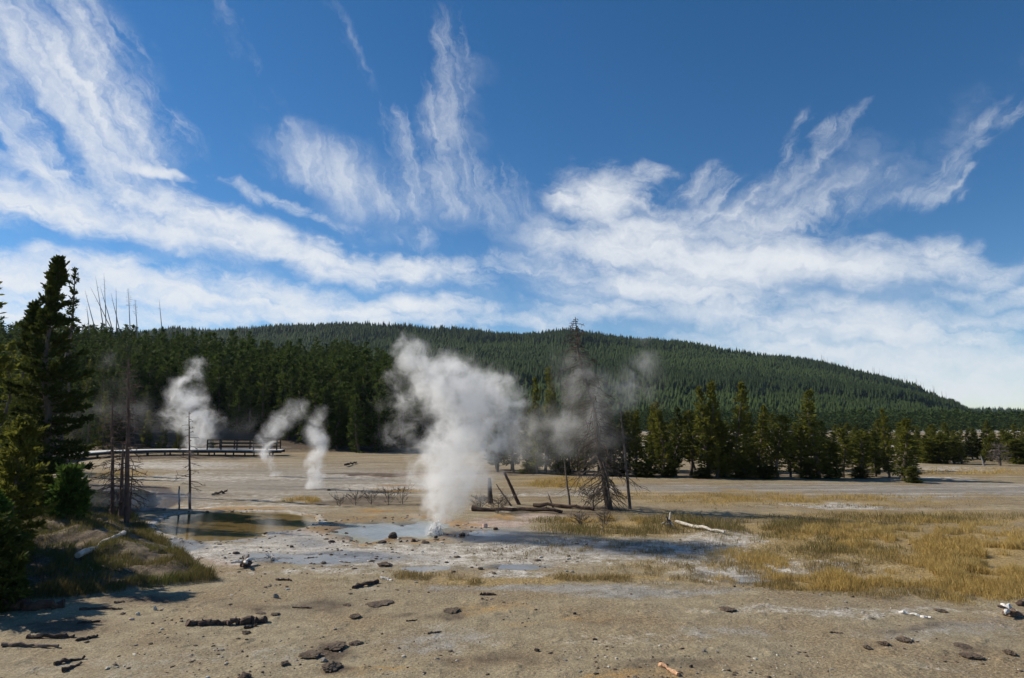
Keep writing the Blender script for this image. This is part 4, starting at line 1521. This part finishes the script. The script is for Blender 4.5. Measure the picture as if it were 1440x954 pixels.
# loose gravel and chips over the basin: uncountable
gb = MB()
r = np.random.default_rng(66)
V0, F0 = ico(0)
NG = 3800
gpx = -60 + 1560 * r.random(NG)
gpy = 735 + 235 * r.random(NG) ** .8
dd = np.stack([(gpx - 720) / F, (477 - gpy) / F], -1)
den = SP + CP * dd[:, 1]
Yg = -HC / den * (CP - SP * dd[:, 1])
Xg = dd[:, 0] * (-HC / den)
okm = (vn(Xg * .6, Yg * .6, 4) + .25 * vn(Xg * 3, Yg * 3, 6) > .48 + .2 * r.random(NG)) & (pin(POOL, gpx, gpy) < -6) & ((pin(GEY, gpx, gpy) < -4) | (r.random(NG) < .05))
okm &= bank_mask(gpx, gpy) < 5
Xg, Yg = Xg[okm], Yg[okm]
Zg = H(Xg, Yg)
szs = .009 + .028 * r.random(len(Xg)) ** 4
szs *= np.clip(Yg / 16, 1, 2.2)
npale = len(Xg)
# stones along the rims of the pools and over the wet flat
qx = 180 + 640 * r.random(9000)
qy = 716 + 92 * r.random(9000)
dp_, dg_ = pin(POOL, qx, qy), pin(GEY, qx, qy)
rim = (np.exp(-((dp_ + 10) / 9) ** 2) + .8 * np.exp(-((dg_ + 12) / 12) ** 2)) * .8 + .10 * sm((qy - 757) / 6) * (dp_ < -8) * (dg_ < -8)
kk_ = (r.random(9000) < rim * .5) & (bank_mask(qx, qy) < 2)
qx, qy = qx[kk_], qy[kk_]
Yr_ = basin_y(qy)
Xr_ = x_at(qx, Yr_)
Xg, Yg = np.concatenate([Xg, Xr_]), np.concatenate([Yg, Yr_])
Zg = H(Xg, Yg)
szs = np.concatenate([szs, .022 + .05 * r.random(len(Xr_)) ** 3])
print('gravel', npale, len(Xg))
for x, y, z, s_ in zip(Xg, Yg, Zg, szs):
    V = V0 * (1 + .5 * (r.random((12, 1)) - .5)) * np.array([s_ * (.8 + 1.2 * r.random()), s_ * (.8 + .6 * r.random()), s_ * .6])
    a = r.random() * 6.28
    c_, s2 = math.cos(a), math.sin(a)
    V = V @ np.array([[c_, s2, 0], [-s2, c_, 0], [0, 0, 1]])
    gb.add(V + (x, y, z + s_ * .2), F0, 0 if r.random() < .62 else (1 if r.random() < .6 else 2))
tag(link('gravel', gb.mesh('gravel', [M['clod'], M['rock_grey'], M['rock_pale']])), 'loose stones and chips scattered over the basin floor', 'gravel', kind='stuff')


# ------------------------------------------------------------------ grass
def grass(name, label, L, N, hmin, hmax, mat, seed, clump=(1.2, .42), bank=False, wpx=.40, lean=.5):
    r = np.random.default_rng(seed)
    px = r.random(N * 16) * 1900 - 230
    py = 640 + 230 * r.random(N * 16)
    Y = basin_y(py)
    x = x_at(px, Y)
    wx = (fbm(x * .5, Y * .5, 50, 4) - .5)
    wy = (fbm(x * .5, Y * .5, 60, 4) - .5)
    sc = np.clip((py - 590) / 200, .15, 1.2)
    if bank:
        bm = bank_mask(px, py)
        d = sm(bm / 12) * np.clip(.35 + .9 * (fbm(x * .7, Y * .7, 21, 3) - .3), 0, 1)
        d = np.maximum(d, sm(bm / 6) * sm((26 - bm) / 14) * .9)
    else:
        d = zmax(px + wx * 90 * sc, py + wy * 22 * sc, L)
        d = d * (bank_mask(px, py) < 4)
    cl = fbm(x * clump[0], Y * clump[0], seed, 3)
    acc = r.random(len(px)) < d * sm((cl - clump[1]) / .14 + .5)
    ls = np.clip(((px - 108) * 70 + (py - 790) * -35) / (70. ** 2 + 35. ** 2), 0, 1)
    lx, ly = px - 108 - ls * 70, py - 792 + ls * 35
    acc &= ~((np.abs(lx) < 5) & (ly > -6) & (ly < 20))
    acc &= (pin(POOL, px, py) < -6) & (pin(GEY, px, py) < -6) & (pin(DPOND, px, py) < -3)
    x, Y, d, cl = x[acc][:N], Y[acc][:N], d[acc][:N], cl[acc][:N]
    n = len(x)
    z = H(x, Y) - .01
    h = (hmin + (hmax - hmin) * r.random(n)) * (.45 + .6 * np.clip(d, 0, 1)) * (.6 + .8 * np.clip((cl - .3) * 2, 0, 1))
    w = wpx * Y / F * (.7 + .6 * r.random(n))
    a = r.random(n) * 6.28
    l = lean * h * (.2 + .9 * r.random(n))
    la = r.random(n) * 6.28 * .6 - .6
    dx, dy = np.cos(la) * l, np.sin(la) * l
    sx, sy = np.cos(a) * w, np.sin(a) * w
    B = np.stack([x, Y, z], -1)
    side = np.stack([sx, sy, 0 * sx], -1)
    mid = B + np.stack([dx * .35, dy * .35, h * .55], -1)
    tip = B + np.stack([dx, dy, h], -1)
    V = np.stack([B - side * .5, B + side * .5, mid + side * .4, tip, mid - side * .4], 1).reshape(-1, 3)
    b = MB()
    b.add(V, np.arange(n)[:, None] * 5 + np.arange(5)[None], 0, np.repeat(r.random(n), 5))
    print(name, n)
    return tag(link(name, b.mesh(name, [M[mat]])), label, 'grass', kind='stuff')


GOLD = [(1375, 792, 105, 46, 1.1), (1190, 752, 90, 18, .7), (1290, 760, 120, 26, .9), (1200, 818, 180, 13, .8), (792, 681, 42, 6, 1.3), (862, 732, 50, 9, 1.4), (430, 705, 26, 4, 1.2),
        (575, 689, 45, 2.5, .8), (1120, 702, 230, 7, .5), (1370, 664, 90, 5, .6), (170, 668, 50, 4, .5), (1080, 790, 70, 16, .4), (1440, 820, 60, 20, 1.)]
OLIVE = [(880, 748, 105, 9, 1.3), (1000, 742, 80, 13, 1.2), (1130, 748, 110, 20, 1.), (1270, 732, 190, 9, .8), (790, 735, 60, 6, .8), (930, 735, 70, 8, 1.), (1030, 765, 40, 8, .6), (1200, 778, 100, 10, .7)]
TUFT = [(760, 817, 260, 7, 1.), (1000, 795, 160, 18, .7), (860, 775, 190, 12, .6), (1120, 825, 130, 10, .9), (560, 812, 70, 6, .9), (1180, 795, 120, 16, .7), (950, 700, 160, 7, .5), (1300, 838, 150, 6, .8),
        (1180, 712, 200, 3, .6), (260, 790, 40, 5, .5)]
grass('golden_grass', 'dry golden grass on the right flat and around the dead tree', GOLD, 130000, .09, .31, 'straw', 1, (1.2, .50))
grass('olive_grass', 'olive green grass band below the dead tree and to its right', OLIVE, 40000, .12, .32, 'olive', 2, (1.0, .46))
grass('dry_grass', 'short dry tufts dotted over the pale flat', TUFT, 45000, .06, .19, 'tuft', 3, (1.9, .51))
grass('bank_grass', 'mixed brown and green grass on the left bank', None, 90000, .10, .34, 'bankg', 4, (1.1, .36), bank=True)


# ------------------------------------------------------------------ boardwalk
M['deck'] = mat_wood('deck_wood', (.50, .48, .44), (.75, .72, .67), 3.0)
M['deck_dark'] = mat_wood('dark_timber', (.035, .028, .022), (.09, .075, .06), 3.0)
bw = thing('boardwalk', 'raised wooden boardwalk curving in front of the far forest with a railing', 'boardwalk', hit(250, 640))
o0 = np.array(bw.location)
path = []
for px, Y in [(-60, 56), (10, 62), (60, 70), (100, 78), (150, 84), (210, 87), (265, 88), (310, 87.5), (365, 86.5), (398, 87)]:
    x = x_at(px, Y)
    path.append((x, Y))
path = np.array(path)
tt = np.linspace(0, len(path) - 1, 90)
pp = np.stack([np.interp(tt, np.arange(len(path)), path[:, i]) for i in range(2)], -1)
for _ in range(3):
    pp[1:-1] = (pp[:-2] + pp[1:-1] * 2 + pp[2:]) / 4
zd = np.interp(pp[:, 1], [55, 70, 90], [.55, .70, .75])
zd = np.maximum(zd, H(pp[:, 0], pp[:, 1]) + .35)
tg = np.gradient(pp, axis=0)
tg /= np.linalg.norm(tg, axis=1)[:, None]
nm_ = np.stack([-tg[:, 1], tg[:, 0]], -1)
W2 = 1.5
deck = MB()
for zt_, th_, wd, mt in ((0, .09, W2, 'deck'),):
    Lp, Rp = pp - nm_ * wd, pp + nm_ * wd
    n = len(pp)
    V = np.concatenate([np.column_stack([Lp, zd]), np.column_stack([Rp, zd]), np.column_stack([Lp, zd - th_]), np.column_stack([Rp, zd - th_])]) - o0
    k = np.arange(n - 1)
    Fq = np.concatenate([np.stack([k, k + 1, n + k + 1, n + k], -1), np.stack([2 * n + k, 3 * n + k, 3 * n + k + 1, 2 * n + k + 1], -1),
                         np.stack([k, 2 * n + k, 2 * n + k + 1, k + 1], -1), np.stack([n + k, n + k + 1, 3 * n + k + 1, 3 * n + k], -1)])
    deck.add(V, Fq)
link('deck', deck.mesh('deck', [M['deck']]), bw)
for sgn in (-1, 1):
    bm_ = MB()
    side = pp + nm_ * sgn * (W2 - .12)
    for a, b_, za, zb_ in zip(side[:-1], side[1:], zd[:-1], zd[1:]):
        d = b_ - a
        bm_.box(np.array([*(a + b_) / 2, (za + zb_) / 2 - .24]) - o0, np.linalg.norm(d) + .02, .08, .28, math.atan2(d[1], d[0]))
    link('stringer', bm_.mesh('stringer', [M['deck_dark']]), bw)
for i in range(4, 88, 5):
    for sgn in (-1, 1):
        pm = MB()
        q = pp[i] + nm_[i] * sgn * (W2 - .25)
        g = float(H(q[0], q[1]))
        hh = zd[i] - .1 - g + .2
        pm.box(np.array([q[0], q[1], g - .2 + hh / 2]) - o0, .14, .14, hh, 0)
        link('support_post', pm.mesh('support_post', [M['deck_dark']]), bw)
# railing on the right part: top rail with its posts and lower rails
ri = [i for i in range(len(pp)) if 297 < basin_pix(pp[i, 0], pp[i, 1])[0] < 392]


def rail_bar(sgn, hh):
    pm = MB()
    for i in ri[:-1]:
        a, b_ = pp[i] + nm_[i] * sgn * (W2 - .06), pp[i + 1] + nm_[i + 1] * sgn * (W2 - .06)
        d = b_ - a
        pm.box(np.array([*(a + b_) / 2, (zd[i] + zd[i + 1]) / 2 + hh]) - o0, np.linalg.norm(d) + .02, .07, .13, math.atan2(d[1], d[0]))
    return pm


for sgn in (-1, 1):
    top = link('railing', rail_bar(sgn, 1.2).mesh('railing', [M['deck_dark']]), bw)
    for i in ri[::4]:
        q = pp[i] + nm_[i] * sgn * (W2 - .06)
        pm = MB()
        pm.box(np.array([q[0], q[1], zd[i] + .62]) - o0, .13, .13, 1.26, 0)
        link('railing_post', pm.mesh('railing_post', [M['deck_dark']]), top)
    for hh in (.35, .78):
        link('rail', rail_bar(sgn, hh).mesh('rail', [M['deck_dark']]), top)

# bubbling spout of the geyser
M['foam'] = None
m, t, out = material('white_foam')
principled(t, out, (.86, .87, .88), .35, t.bump(t.noise(t.obj(), 14, 5, .7), .8, .05), trans=(.65, (.88, .89, .90)))
M['foam'] = m
sp0 = hit(613, 752)
fm = MB()
r = np.random.default_rng(8)
V, Fc = ico(4)
V = V.copy()
ang = np.arctan2(V[:, 1], V[:, 0])
zt = np.clip(V[:, 2], 0, 1)
rad_ = (1 - zt) ** .55
V[:, 0] = np.cos(ang) * rad_ * .38
V[:, 1] = np.sin(ang) * rad_ * .36
V[:, 2] = zt * .46 * (1 + .25 * np.sin(ang * 3)) - .05
V += (np.stack([fbm(V[:, 0] * 9, V[:, 2] * 7 + V[:, 1] * 8, s_, 4) for s_ in (1, 2, 3)], -1) - .5) * np.array([.30, .30, .42])
fm.add(V, Fc)
tag(link('water_spout', fm.mesh('water_spout', [M['foam']], True), None, (sp0[0], sp0[1], -.04)), 'white bubbling spout of water at the foot of the big steam column', 'geyser')


# ------------------------------------------------------------------ steam
def steam(name, label, Y, blobs, dens, seed, warp=.35, nscale=.9, step=.5, thr=(.30, .68), grp=None, aniso=.12, edge=.75, ero=.22, grow=1.15, lo=.2):
    """blobs: px, py, radius px, strength, depth offset (radii)"""
    r = np.random.default_rng(seed)
    W = []
    for bl in blobs:
        px, py, rp = bl[:3]
        rp = rp * grow
        k = bl[3] if len(bl) > 3 else 1.0
        dz = bl[4] if len(bl) > 4 else (r.random() - .5) * .8
        rad = rp * Y / F
        c = at(px, py, Y + dz * rad)
        W.append((c, rad, k))
    o0 = W[0][0].copy()
    me_ = MB()
    V0, F0 = ico(2)
    for c, rad, k in W:
        me_.add(V0 * rad * 1.06 + (c - o0), F0)
    tmp = bpy.data.objects.new('steam_tmp', me_.mesh('steam_tmp', []))
    COL.objects.link(tmp)
    md = tmp.modifiers.new('r', 'REMESH')
    md.mode = 'VOXEL'
    md.voxel_size = max(min(w[1] for w in W) * .45, max(w[1] for w in W) * .14)
    dg = bpy.context.evaluated_depsgraph_get()
    me = bpy.data.meshes.new_from_object(tmp.evaluated_get(dg))
    bpy.data.objects.remove(tmp)
    me.name = name
    me.materials.clear()
    m, t, out = material(name)
    p = t.obj()
    q = Y / F * 50        # world size of 50 px
    wv = t.noise(p, nscale / q * 1.2, 5, .6, col=True)
    wv = t.vm('SCALE', t.vm('SUBTRACT', wv, (.5, .5, .5)), warp * q * 2.2)
    pw = t.vm('ADD', p, wv)
    acc = None
    for c, rad, k in W:
        d = t.vm('DISTANCE', pw, tuple(c - o0), out=1)
        v = t.m('MULTIPLY', t.m('SUBTRACT', 1.0, t.m('DIVIDE', d, rad), None, True), k)
        acc = v if acc is None else t.m('MAXIMUM', acc, v)
    body = t.mr(acc, .0, edge, 0, 1, True)
    fn = t.noise(pw, nscale / q * 2.2, 7, .66, .3)
    f2 = t.mr(t.m('ADD', fn, t.m('MULTIPLY', body, ero)), thr[0] + ero * .75, thr[1] + ero * .85, 0, 1, True)
    f2 = t.m('MULTIPLY', f2, t.mr(fn, .38, .64, lo, 1.45))
    den = t.m('MULTIPLY', t.m('MULTIPLY', body, f2), dens)
    pv = t.N.new('ShaderNodeVolumePrincipled')
    pv.inputs['Color'].default_value = (1, 1, 1, 1)
    pv.inputs['Anisotropy'].default_value = aniso
    t.L.new(den, pv.inputs['Density'])
    t.L.new(pv.outputs[0], out.inputs['Volume'])
    try:
        m.cycles.volume_step_rate = step
    except Exception as e:
        print('steprate', e)
    me.materials.append(m)
    o = link(name, me, None, o0)
    return tag(o, label, 'steam', grp)


GS = 'steam rising from the hot vents'
yG = hit(613, 752)[1]
steam('steam_plume', 'big billowing white steam column rising from the bubbling spout', yG, [
    (611, 744, 15, 1.2, 0), (614, 728, 24, 1.15, 0), (622, 706, 36, 1.1), (615, 690, 34, 1.), (632, 680, 46, 1.), (640, 655, 52, 1.), (625, 640, 46, .9), (655, 690, 36, .75), (640, 622, 52, .9),
    (655, 598, 58, 1.), (668, 570, 62, 1.), (640, 548, 58, 1.0), (606, 530, 44, 1.0), (586, 510, 34, 1.), (574, 492, 24, .95), (690, 552, 46, .9), (674, 538, 32, .7), (600, 565, 42, .55), (700, 585, 46, .6),
    (560, 612, 40, .38), (575, 585, 40, .4), (712, 625, 36, .35), (720, 550, 26, .6), (552, 535, 22, .5), (720, 560, 34, .7), (560, 560, 40, .45), (715, 600, 36, .5), (660, 650, 44, .7), (598, 645, 40, .6), (682, 650, 40, .65), (692, 612, 44, .75), (582, 672, 32, .55), (668, 680, 36, .7)], 1.15, 1, .44, 1.15, .35, (.31, .60), edge=.66, ero=.30, grow=1.22, aniso=.2, lo=.08)
steam('steam_wisp', 'thin grey steam drifting through and right of the big dead tree', yG + 7, [
    (745, 610, 50, .8), (790, 600, 50, .9), (835, 590, 46, .95), (815, 545, 42, .85), (800, 515, 36, .7), (850, 560, 44, .8), (890, 545, 40, .8), (905, 515, 32, .8), (915, 550, 34, .6), (770, 640, 40, .5), (850, 620, 40, .6), (905, 480, 26, .4)],
    .30, 2, .5, .8, .8, (.30, .70), GS, ero=.12, grow=1.2)
steam('steam_plume', 'bright tall steam cloud behind the boardwalk in front of dark forest', 88, [
    (278, 630, 15, 1.2), (272, 615, 20, 1.2), (285, 598, 24, 1.), (268, 590, 26, .95), (250, 600, 18, .7), (262, 565, 26, .8), (245, 580, 20, .7), (256, 545, 20, .65), (270, 525, 18, .6), (284, 512, 12, .5), (245, 555, 16, .6), (298, 610, 16, .6)],
    .85, 3, .5, 1.1, .6, (.32, .66), GS, ero=.15, grow=1.35)
yA = hit(385, 670)[1]
steam('steam_plume', 'small curling steam jet on the flat, left of the white jet', yA, [
    (388, 668, 8, 1.2), (380, 658, 9, 1.1), (374, 646, 11, 1.), (369, 634, 12, .9), (374, 620, 13, .75), (384, 606, 14, .7), (396, 592, 16, .65), (410, 582, 18, .6), (424, 578, 16, .5)],
    1.6, 4, .3, 1.2, .6, (.28, .66), GS, ero=.1, grow=1.3)
yB = hit(442, 688)[1]
steam('steam_plume', 'narrow white steam jet on the flat left of the big column', yB, [
    (442, 682, 12, 1.3), (442, 668, 13, 1.25), (443, 652, 14, 1.1), (445, 636, 15, .95), (448, 622, 15, .8), (443, 608, 15, .65), (447, 594, 15, .5), (452, 582, 12, .4), (436, 640, 8, .6)],
    1.9, 5, .28, 1.2, .6, (.22, .62), GS, ero=.1, grow=1.3)
steam('steam_wisp', 'low steam over the hot edge behind the brown pool', 34.5, [
    (212, 706, 16, .9), (232, 702, 18, 1.), (255, 700, 16, .9), (278, 700, 15, .7), (295, 700, 14, .5), (220, 690, 12, .6), (190, 708, 12, .6)], .9, 6, .4, 1., .7, (.25, .68), GS, ero=.1, grow=1.2)
steam('steam_wisp', 'faint steam drifting over the left bank beside the tallest pine', 40, [
    (62, 655, 13, .9), (75, 642, 14, .9), (90, 638, 13, .8), (105, 640, 10, .6), (60, 672, 10, .5)], .5, 7, .35, 1.1, .7, (.28, .68), GS)
steam('steam_wisp', 'faint bluish steam veil in front of the dark forest at the left', 86, [
    (110, 590, 34, .6), (150, 580, 38, .6), (195, 580, 36, .65), (165, 545, 34, .6), (155, 505, 28, .6), (175, 490, 22, .5), (330, 595, 34, .6), (360, 600, 26, .5), (225, 600, 24, .6)], .05, 8, .4, .8, .9, (.32, .7), GS, ero=.1)
steam('steam_wisp', 'tiny far steam puff behind the tree line at the right', 300, [(1121, 598, 7, 1.), (1126, 590, 8, .9), (1118, 582, 6, .6), (1100, 586, 6, .5)], .35, 9, .3, 1.2, .7, (.28, .68), GS)
steam('steam_wisp', 'low vapour over the milky pool left of the spout', yG, [(560, 738, 16, .6), (535, 736, 15, .6), (510, 738, 13, .5), (585, 730, 18, .7), (640, 742, 16, .6), (600, 742, 18, .7), (485, 742, 12, .4)], .45, 10, .4, 1., .8, (.3, .7), GS)

# ------------------------------------------------------------------ air
HZ = MB()
HZ.box((0, 950, 110), 13900, 3600, 230)
m, t, out = material('haze')
pv = t.N.new('ShaderNodeVolumePrincipled')
pv.inputs['Color'].default_value = (.62, .78, 1.0, 1)
pv.inputs['Density'].default_value = 5e-5
pv.inputs['Anisotropy'].default_value = .2
t.L.new(pv.outputs[0], out.inputs['Volume'])
tag(link('haze', HZ.mesh('haze', [m])), 'thin bluish air between the basin and the far hill', 'haze', kind='stuff')

# ------------------------------------------------------------------ sun and sky
EL = math.radians(35)
AZ = math.radians(-70)      # from +Y towards +X; negative is left
sd = Vector((math.sin(AZ) * math.cos(EL), math.cos(AZ) * math.cos(EL), math.sin(EL)))
ld = bpy.data.lights.new('sun', 'SUN')
ld.energy = 4.0
ld.angle = math.radians(.53)
ld.color = (1.0, .91, .77)
lo = bpy.data.objects.new('sun', ld)
COL.objects.link(lo)
lo.rotation_euler = sd.to_track_quat('Z', 'Y').to_euler()
lo.location = (0, 0, 50)

w = bpy.data.worlds.new('World')
SC.world = w
w.use_nodes = True
t = NT(w.node_tree)
t.N.clear()
wo = t.N.new('ShaderNodeOutputWorld')
bg = t.N.new('ShaderNodeBackground')
bg.inputs['Strength'].default_value = .10
sky = t.N.new('ShaderNodeTexSky')
sky.sky_type = 'NISHITA'
sky.sun_disc = False
sky.sun_elevation = EL
sky.sun_rotation = AZ
sky.altitude = 2300
sky.air_density = 1.0
sky.dust_density = .1
sky.ozone_density = 1.6

dirv = t.N.new('ShaderNodeTexCoord').outputs['Generated']
dx, dy, dz_ = t.sep(dirv)[:3]
az_ = t.m('ARCTAN2', dx, dy)
el_ = t.m('ARCSINE', dz_)
cmb = t.N.new('ShaderNodeCombineXYZ')
t.L.new(t.m('MULTIPLY', az_, F / 100), cmb.inputs[0])
t.L.new(t.m('MULTIPLY', el_, -F / 100), cmb.inputs[1])
UV = cmb.outputs[0]


def uv(px, py):
    d = ray(px, py)
    d = d / np.linalg.norm(d)
    return math.atan2(d[0], d[1]) * F / 100, -math.asin(d[2]) * F / 100


wn = t.noise(UV, .8, 4, .55, col=True)
wn = t.vm('SCALE', t.vm('SUBTRACT', wn, (.5, .5, .5)), 1.0)
UVw = t.vm('ADD', UV, wn)
wn2 = t.noise(UV, 2.6, 4, .6, col=True)
UVs = t.vm('ADD', UV, t.vm('SCALE', t.vm('SUBTRACT', wn2, (.5, .5, .5)), .55))


def field(ang, along, across, seed, detail=9, rough=.64, dist=.18):
    v = t.mapping(UVs, rot=(0, 0, -math.radians(ang)))
    v = t.mapping(v, loc=(seed * 7.3, seed * 3.1, 0), scale=(along, across, 1))
    iso = t.noise(t.mapping(UVs, loc=(seed * 3.3, seed, 0)), 1.5, 7, .58, .6)
    return t.m('ADD', t.m('MULTIPLY', t.noise(v, 1.0, detail, rough, dist), .66), t.m('MULTIPLY', iso, .34))


def patches(L):
    acc = None
    for (px, py, rx, ry, ang, k) in L:
        c = uv(px, py)
        v = t.mapping(UVw, loc=(c[0], c[1], 0), rot=(0, 0, math.radians(ang)), scale=(rx / 100, ry / 100, 1), typ='TEXTURE')
        d = t.vm('LENGTH', v, out=1)
        f = t.m('MULTIPLY', t.mr(d, .15, 1.35, 1, 0, True), k)
        acc = f if acc is None else t.m('MAXIMUM', acc, f)
    return acc


def layer(L, fld, gain, bias, contrast, strength):
    f = patches(L)
    v = t.m('ADD', t.m('MULTIPLY', t.m('SUBTRACT', fld, .5), gain), t.m('ADD', t.m('MULTIPLY', f, contrast), bias))
    a = t.m('POWER', t.mr(v, 0, 1.7, 0, 1, True), .85)
    return t.m('MULTIPLY', t.m('MULTIPLY', a, t.mr(f, 0, .3, 0, 1, True)), strength)


# angles: degrees clockwise on the picture (x right, y down)
LAY = [
    # steep streaks falling to the right, upper left
    layer([(95, 120, 190, 85, 48, 1.0), (40, 190, 120, 70, 30, .75), (190, 190, 100, 60, 40, .75), (60, 40, 120, 60, 45, .6), (20, 110, 90, 80, 50, .6)],
          field(52, .34, 3.2, 1), 4.8, -.18, 1.15, .90),
    # thin diagonal wisps
    layer([(300, 30, 75, 26, 38, .55), (370, 90, 80, 22, 55, .5), (490, 60, 80, 22, 65, .42), (400, 150, 70, 50, 30, .35)],
          field(52, .4, 4.0, 2), 4.5, -.35, 1.05, .38),
    # fans standing up, middle
    layer([(630, 150, 130, 42, 88, .85), (640, 255, 100, 60, 10, .75), (470, 235, 115, 48, 18, .85), (560, 180, 45, 30, 45, .6), (590, 335, 35, 22, 30, .6), (690, 290, 70, 40, 40, .5), (560, 265, 90, 40, 10, .6)],
          field(74, .42, 3.6, 3), 4.2, -.22, 1.1, .68),
    # long bands sloping gently down to the right, left half
    layer([(130, 308, 240, 36, 7, 1.15), (380, 345, 260, 36, 9, 1.2), (560, 378, 170, 26, 7, 1.0), (225, 253, 58, 10, 8, .9), (40, 245, 80, 13, 5, .65), (420, 290, 120, 14, 14, .6), (360, 275, 30, 16, 30, .6),
           (140, 408, 260, 44, 2, 1.15), (330, 420, 230, 38, 2, 1.1), (60, 440, 260, 40, 0, 1.1), (560, 438, 190, 24, 2, 1.0), (400, 452, 420, 24, 0, .9), (740, 455, 160, 18, 2, .7), (740, 380, 110, 26, 8, .55)],
          field(8, .34, 3.2, 4), 4.2, -.30, 1.42, .96),
    # right cloud body
    layer([(850, 275, 100, 55, 5, 1.05), (900, 245, 70, 22, 5, .7), (880, 350, 160, 52, 6, 1.1), (1040, 380, 230, 42, 5, 1.1), (1260, 372, 210, 30, 0, .95), (940, 405, 210, 34, 3, .9), (1060, 340, 120, 40, 8, .7),
           (1000, 432, 110, 24, 4, 1.0), (1180, 468, 250, 38, 3, .95), (1340, 510, 240, 46, 4, 1.0), (1400, 550, 240, 30, 3, 1.0), (1350, 446, 180, 24, 2, .7), (860, 440, 150, 20, 3, .8), (1450, 400, 120, 24, 0, .7), (1130, 500, 180, 26, 4, .9)],
          field(10, .40, 2.5, 5), 3.8, -.14, 1.28, .95),
    # feathers sweeping up to the right
    layer([(1000, 285, 55, 46, -60, .8), (1080, 275, 90, 34, -28, .75), (1160, 225, 95, 22, -52, .65), (1120, 200, 60, 16, -50, .45), (1150, 295, 100, 36, -10, .75), (1270, 280, 90, 24, -18, .75), (1355, 225, 95, 22, -42, .7), (1210, 270, 60, 20, -40, .5)],
          field(-42, .38, 3.8, 6), 4.4, -.22, 1.1, .66),
    # thin veils between the streaks
    layer([(520, 260, 190, 70, 12, .8), (1120, 290, 230, 60, -14, .8), (110, 130, 180, 95, 45, .7), (640, 170, 60, 150, 0, .6), (380, 392, 380, 40, 8, .6), (1000, 420, 420, 90, 4, .9), (760, 330, 120, 60, 20, .6), (1280, 250, 170, 40, -38, .5)],
          field(30, .5, 1.2, 8), 3.0, -.05, .85, .36),
]
inv = None
for a in LAY:
    k = t.m('SUBTRACT', 1.0, a)
    inv = k if inv is None else t.m('MULTIPLY', inv, k)
alpha = t.m('SUBTRACT', 1.0, inv, None, True)
up = t.mr(el_, .0, .02)
cs = t.N.new('ShaderNodeMix')
hs_ = t.N.new('ShaderNodeHueSaturation')
hs_.inputs['Saturation'].default_value = 1.32
hs_.inputs['Value'].default_value = .76
t.L.new(sky.outputs[0], hs_.inputs['Color'])
skyc = hs_.outputs[0]
c_ = t.mix(t.m('MULTIPLY', alpha, up), skyc, (5.8, 6.0, 6.25))
t.L.new(c_, bg.inputs['Color'])
t.L.new(bg.outputs[0], wo.inputs['Surface'])
t.N.remove(cs)

# ------------------------------------------------------------------ render settings
SC.render.engine = 'CYCLES'
SC.view_settings.view_transform = 'Standard'
SC.view_settings.look = 'None'
SC.view_settings.exposure = 0.52
SC.view_settings.gamma = 1.0
SC.view_settings.use_curve_mapping = False
c = SC.cycles
c.max_bounces = 6
c.diffuse_bounces = 3
c.glossy_bounces = 3
c.transmission_bounces = 4
c.volume_bounces = 3
c.transparent_max_bounces = 8
c.volume_step_rate = 1.0
c.volume_max_steps = 256
c.use_denoising = True
c.denoiser = 'OPENIMAGEDENOISE'
c.denoising_input_passes = 'RGB_ALBEDO_NORMAL'
c.denoising_prefilter = 'ACCURATE'
c.caustics_reflective = False
c.caustics_refractive = False
SC.render.film_transparent = False
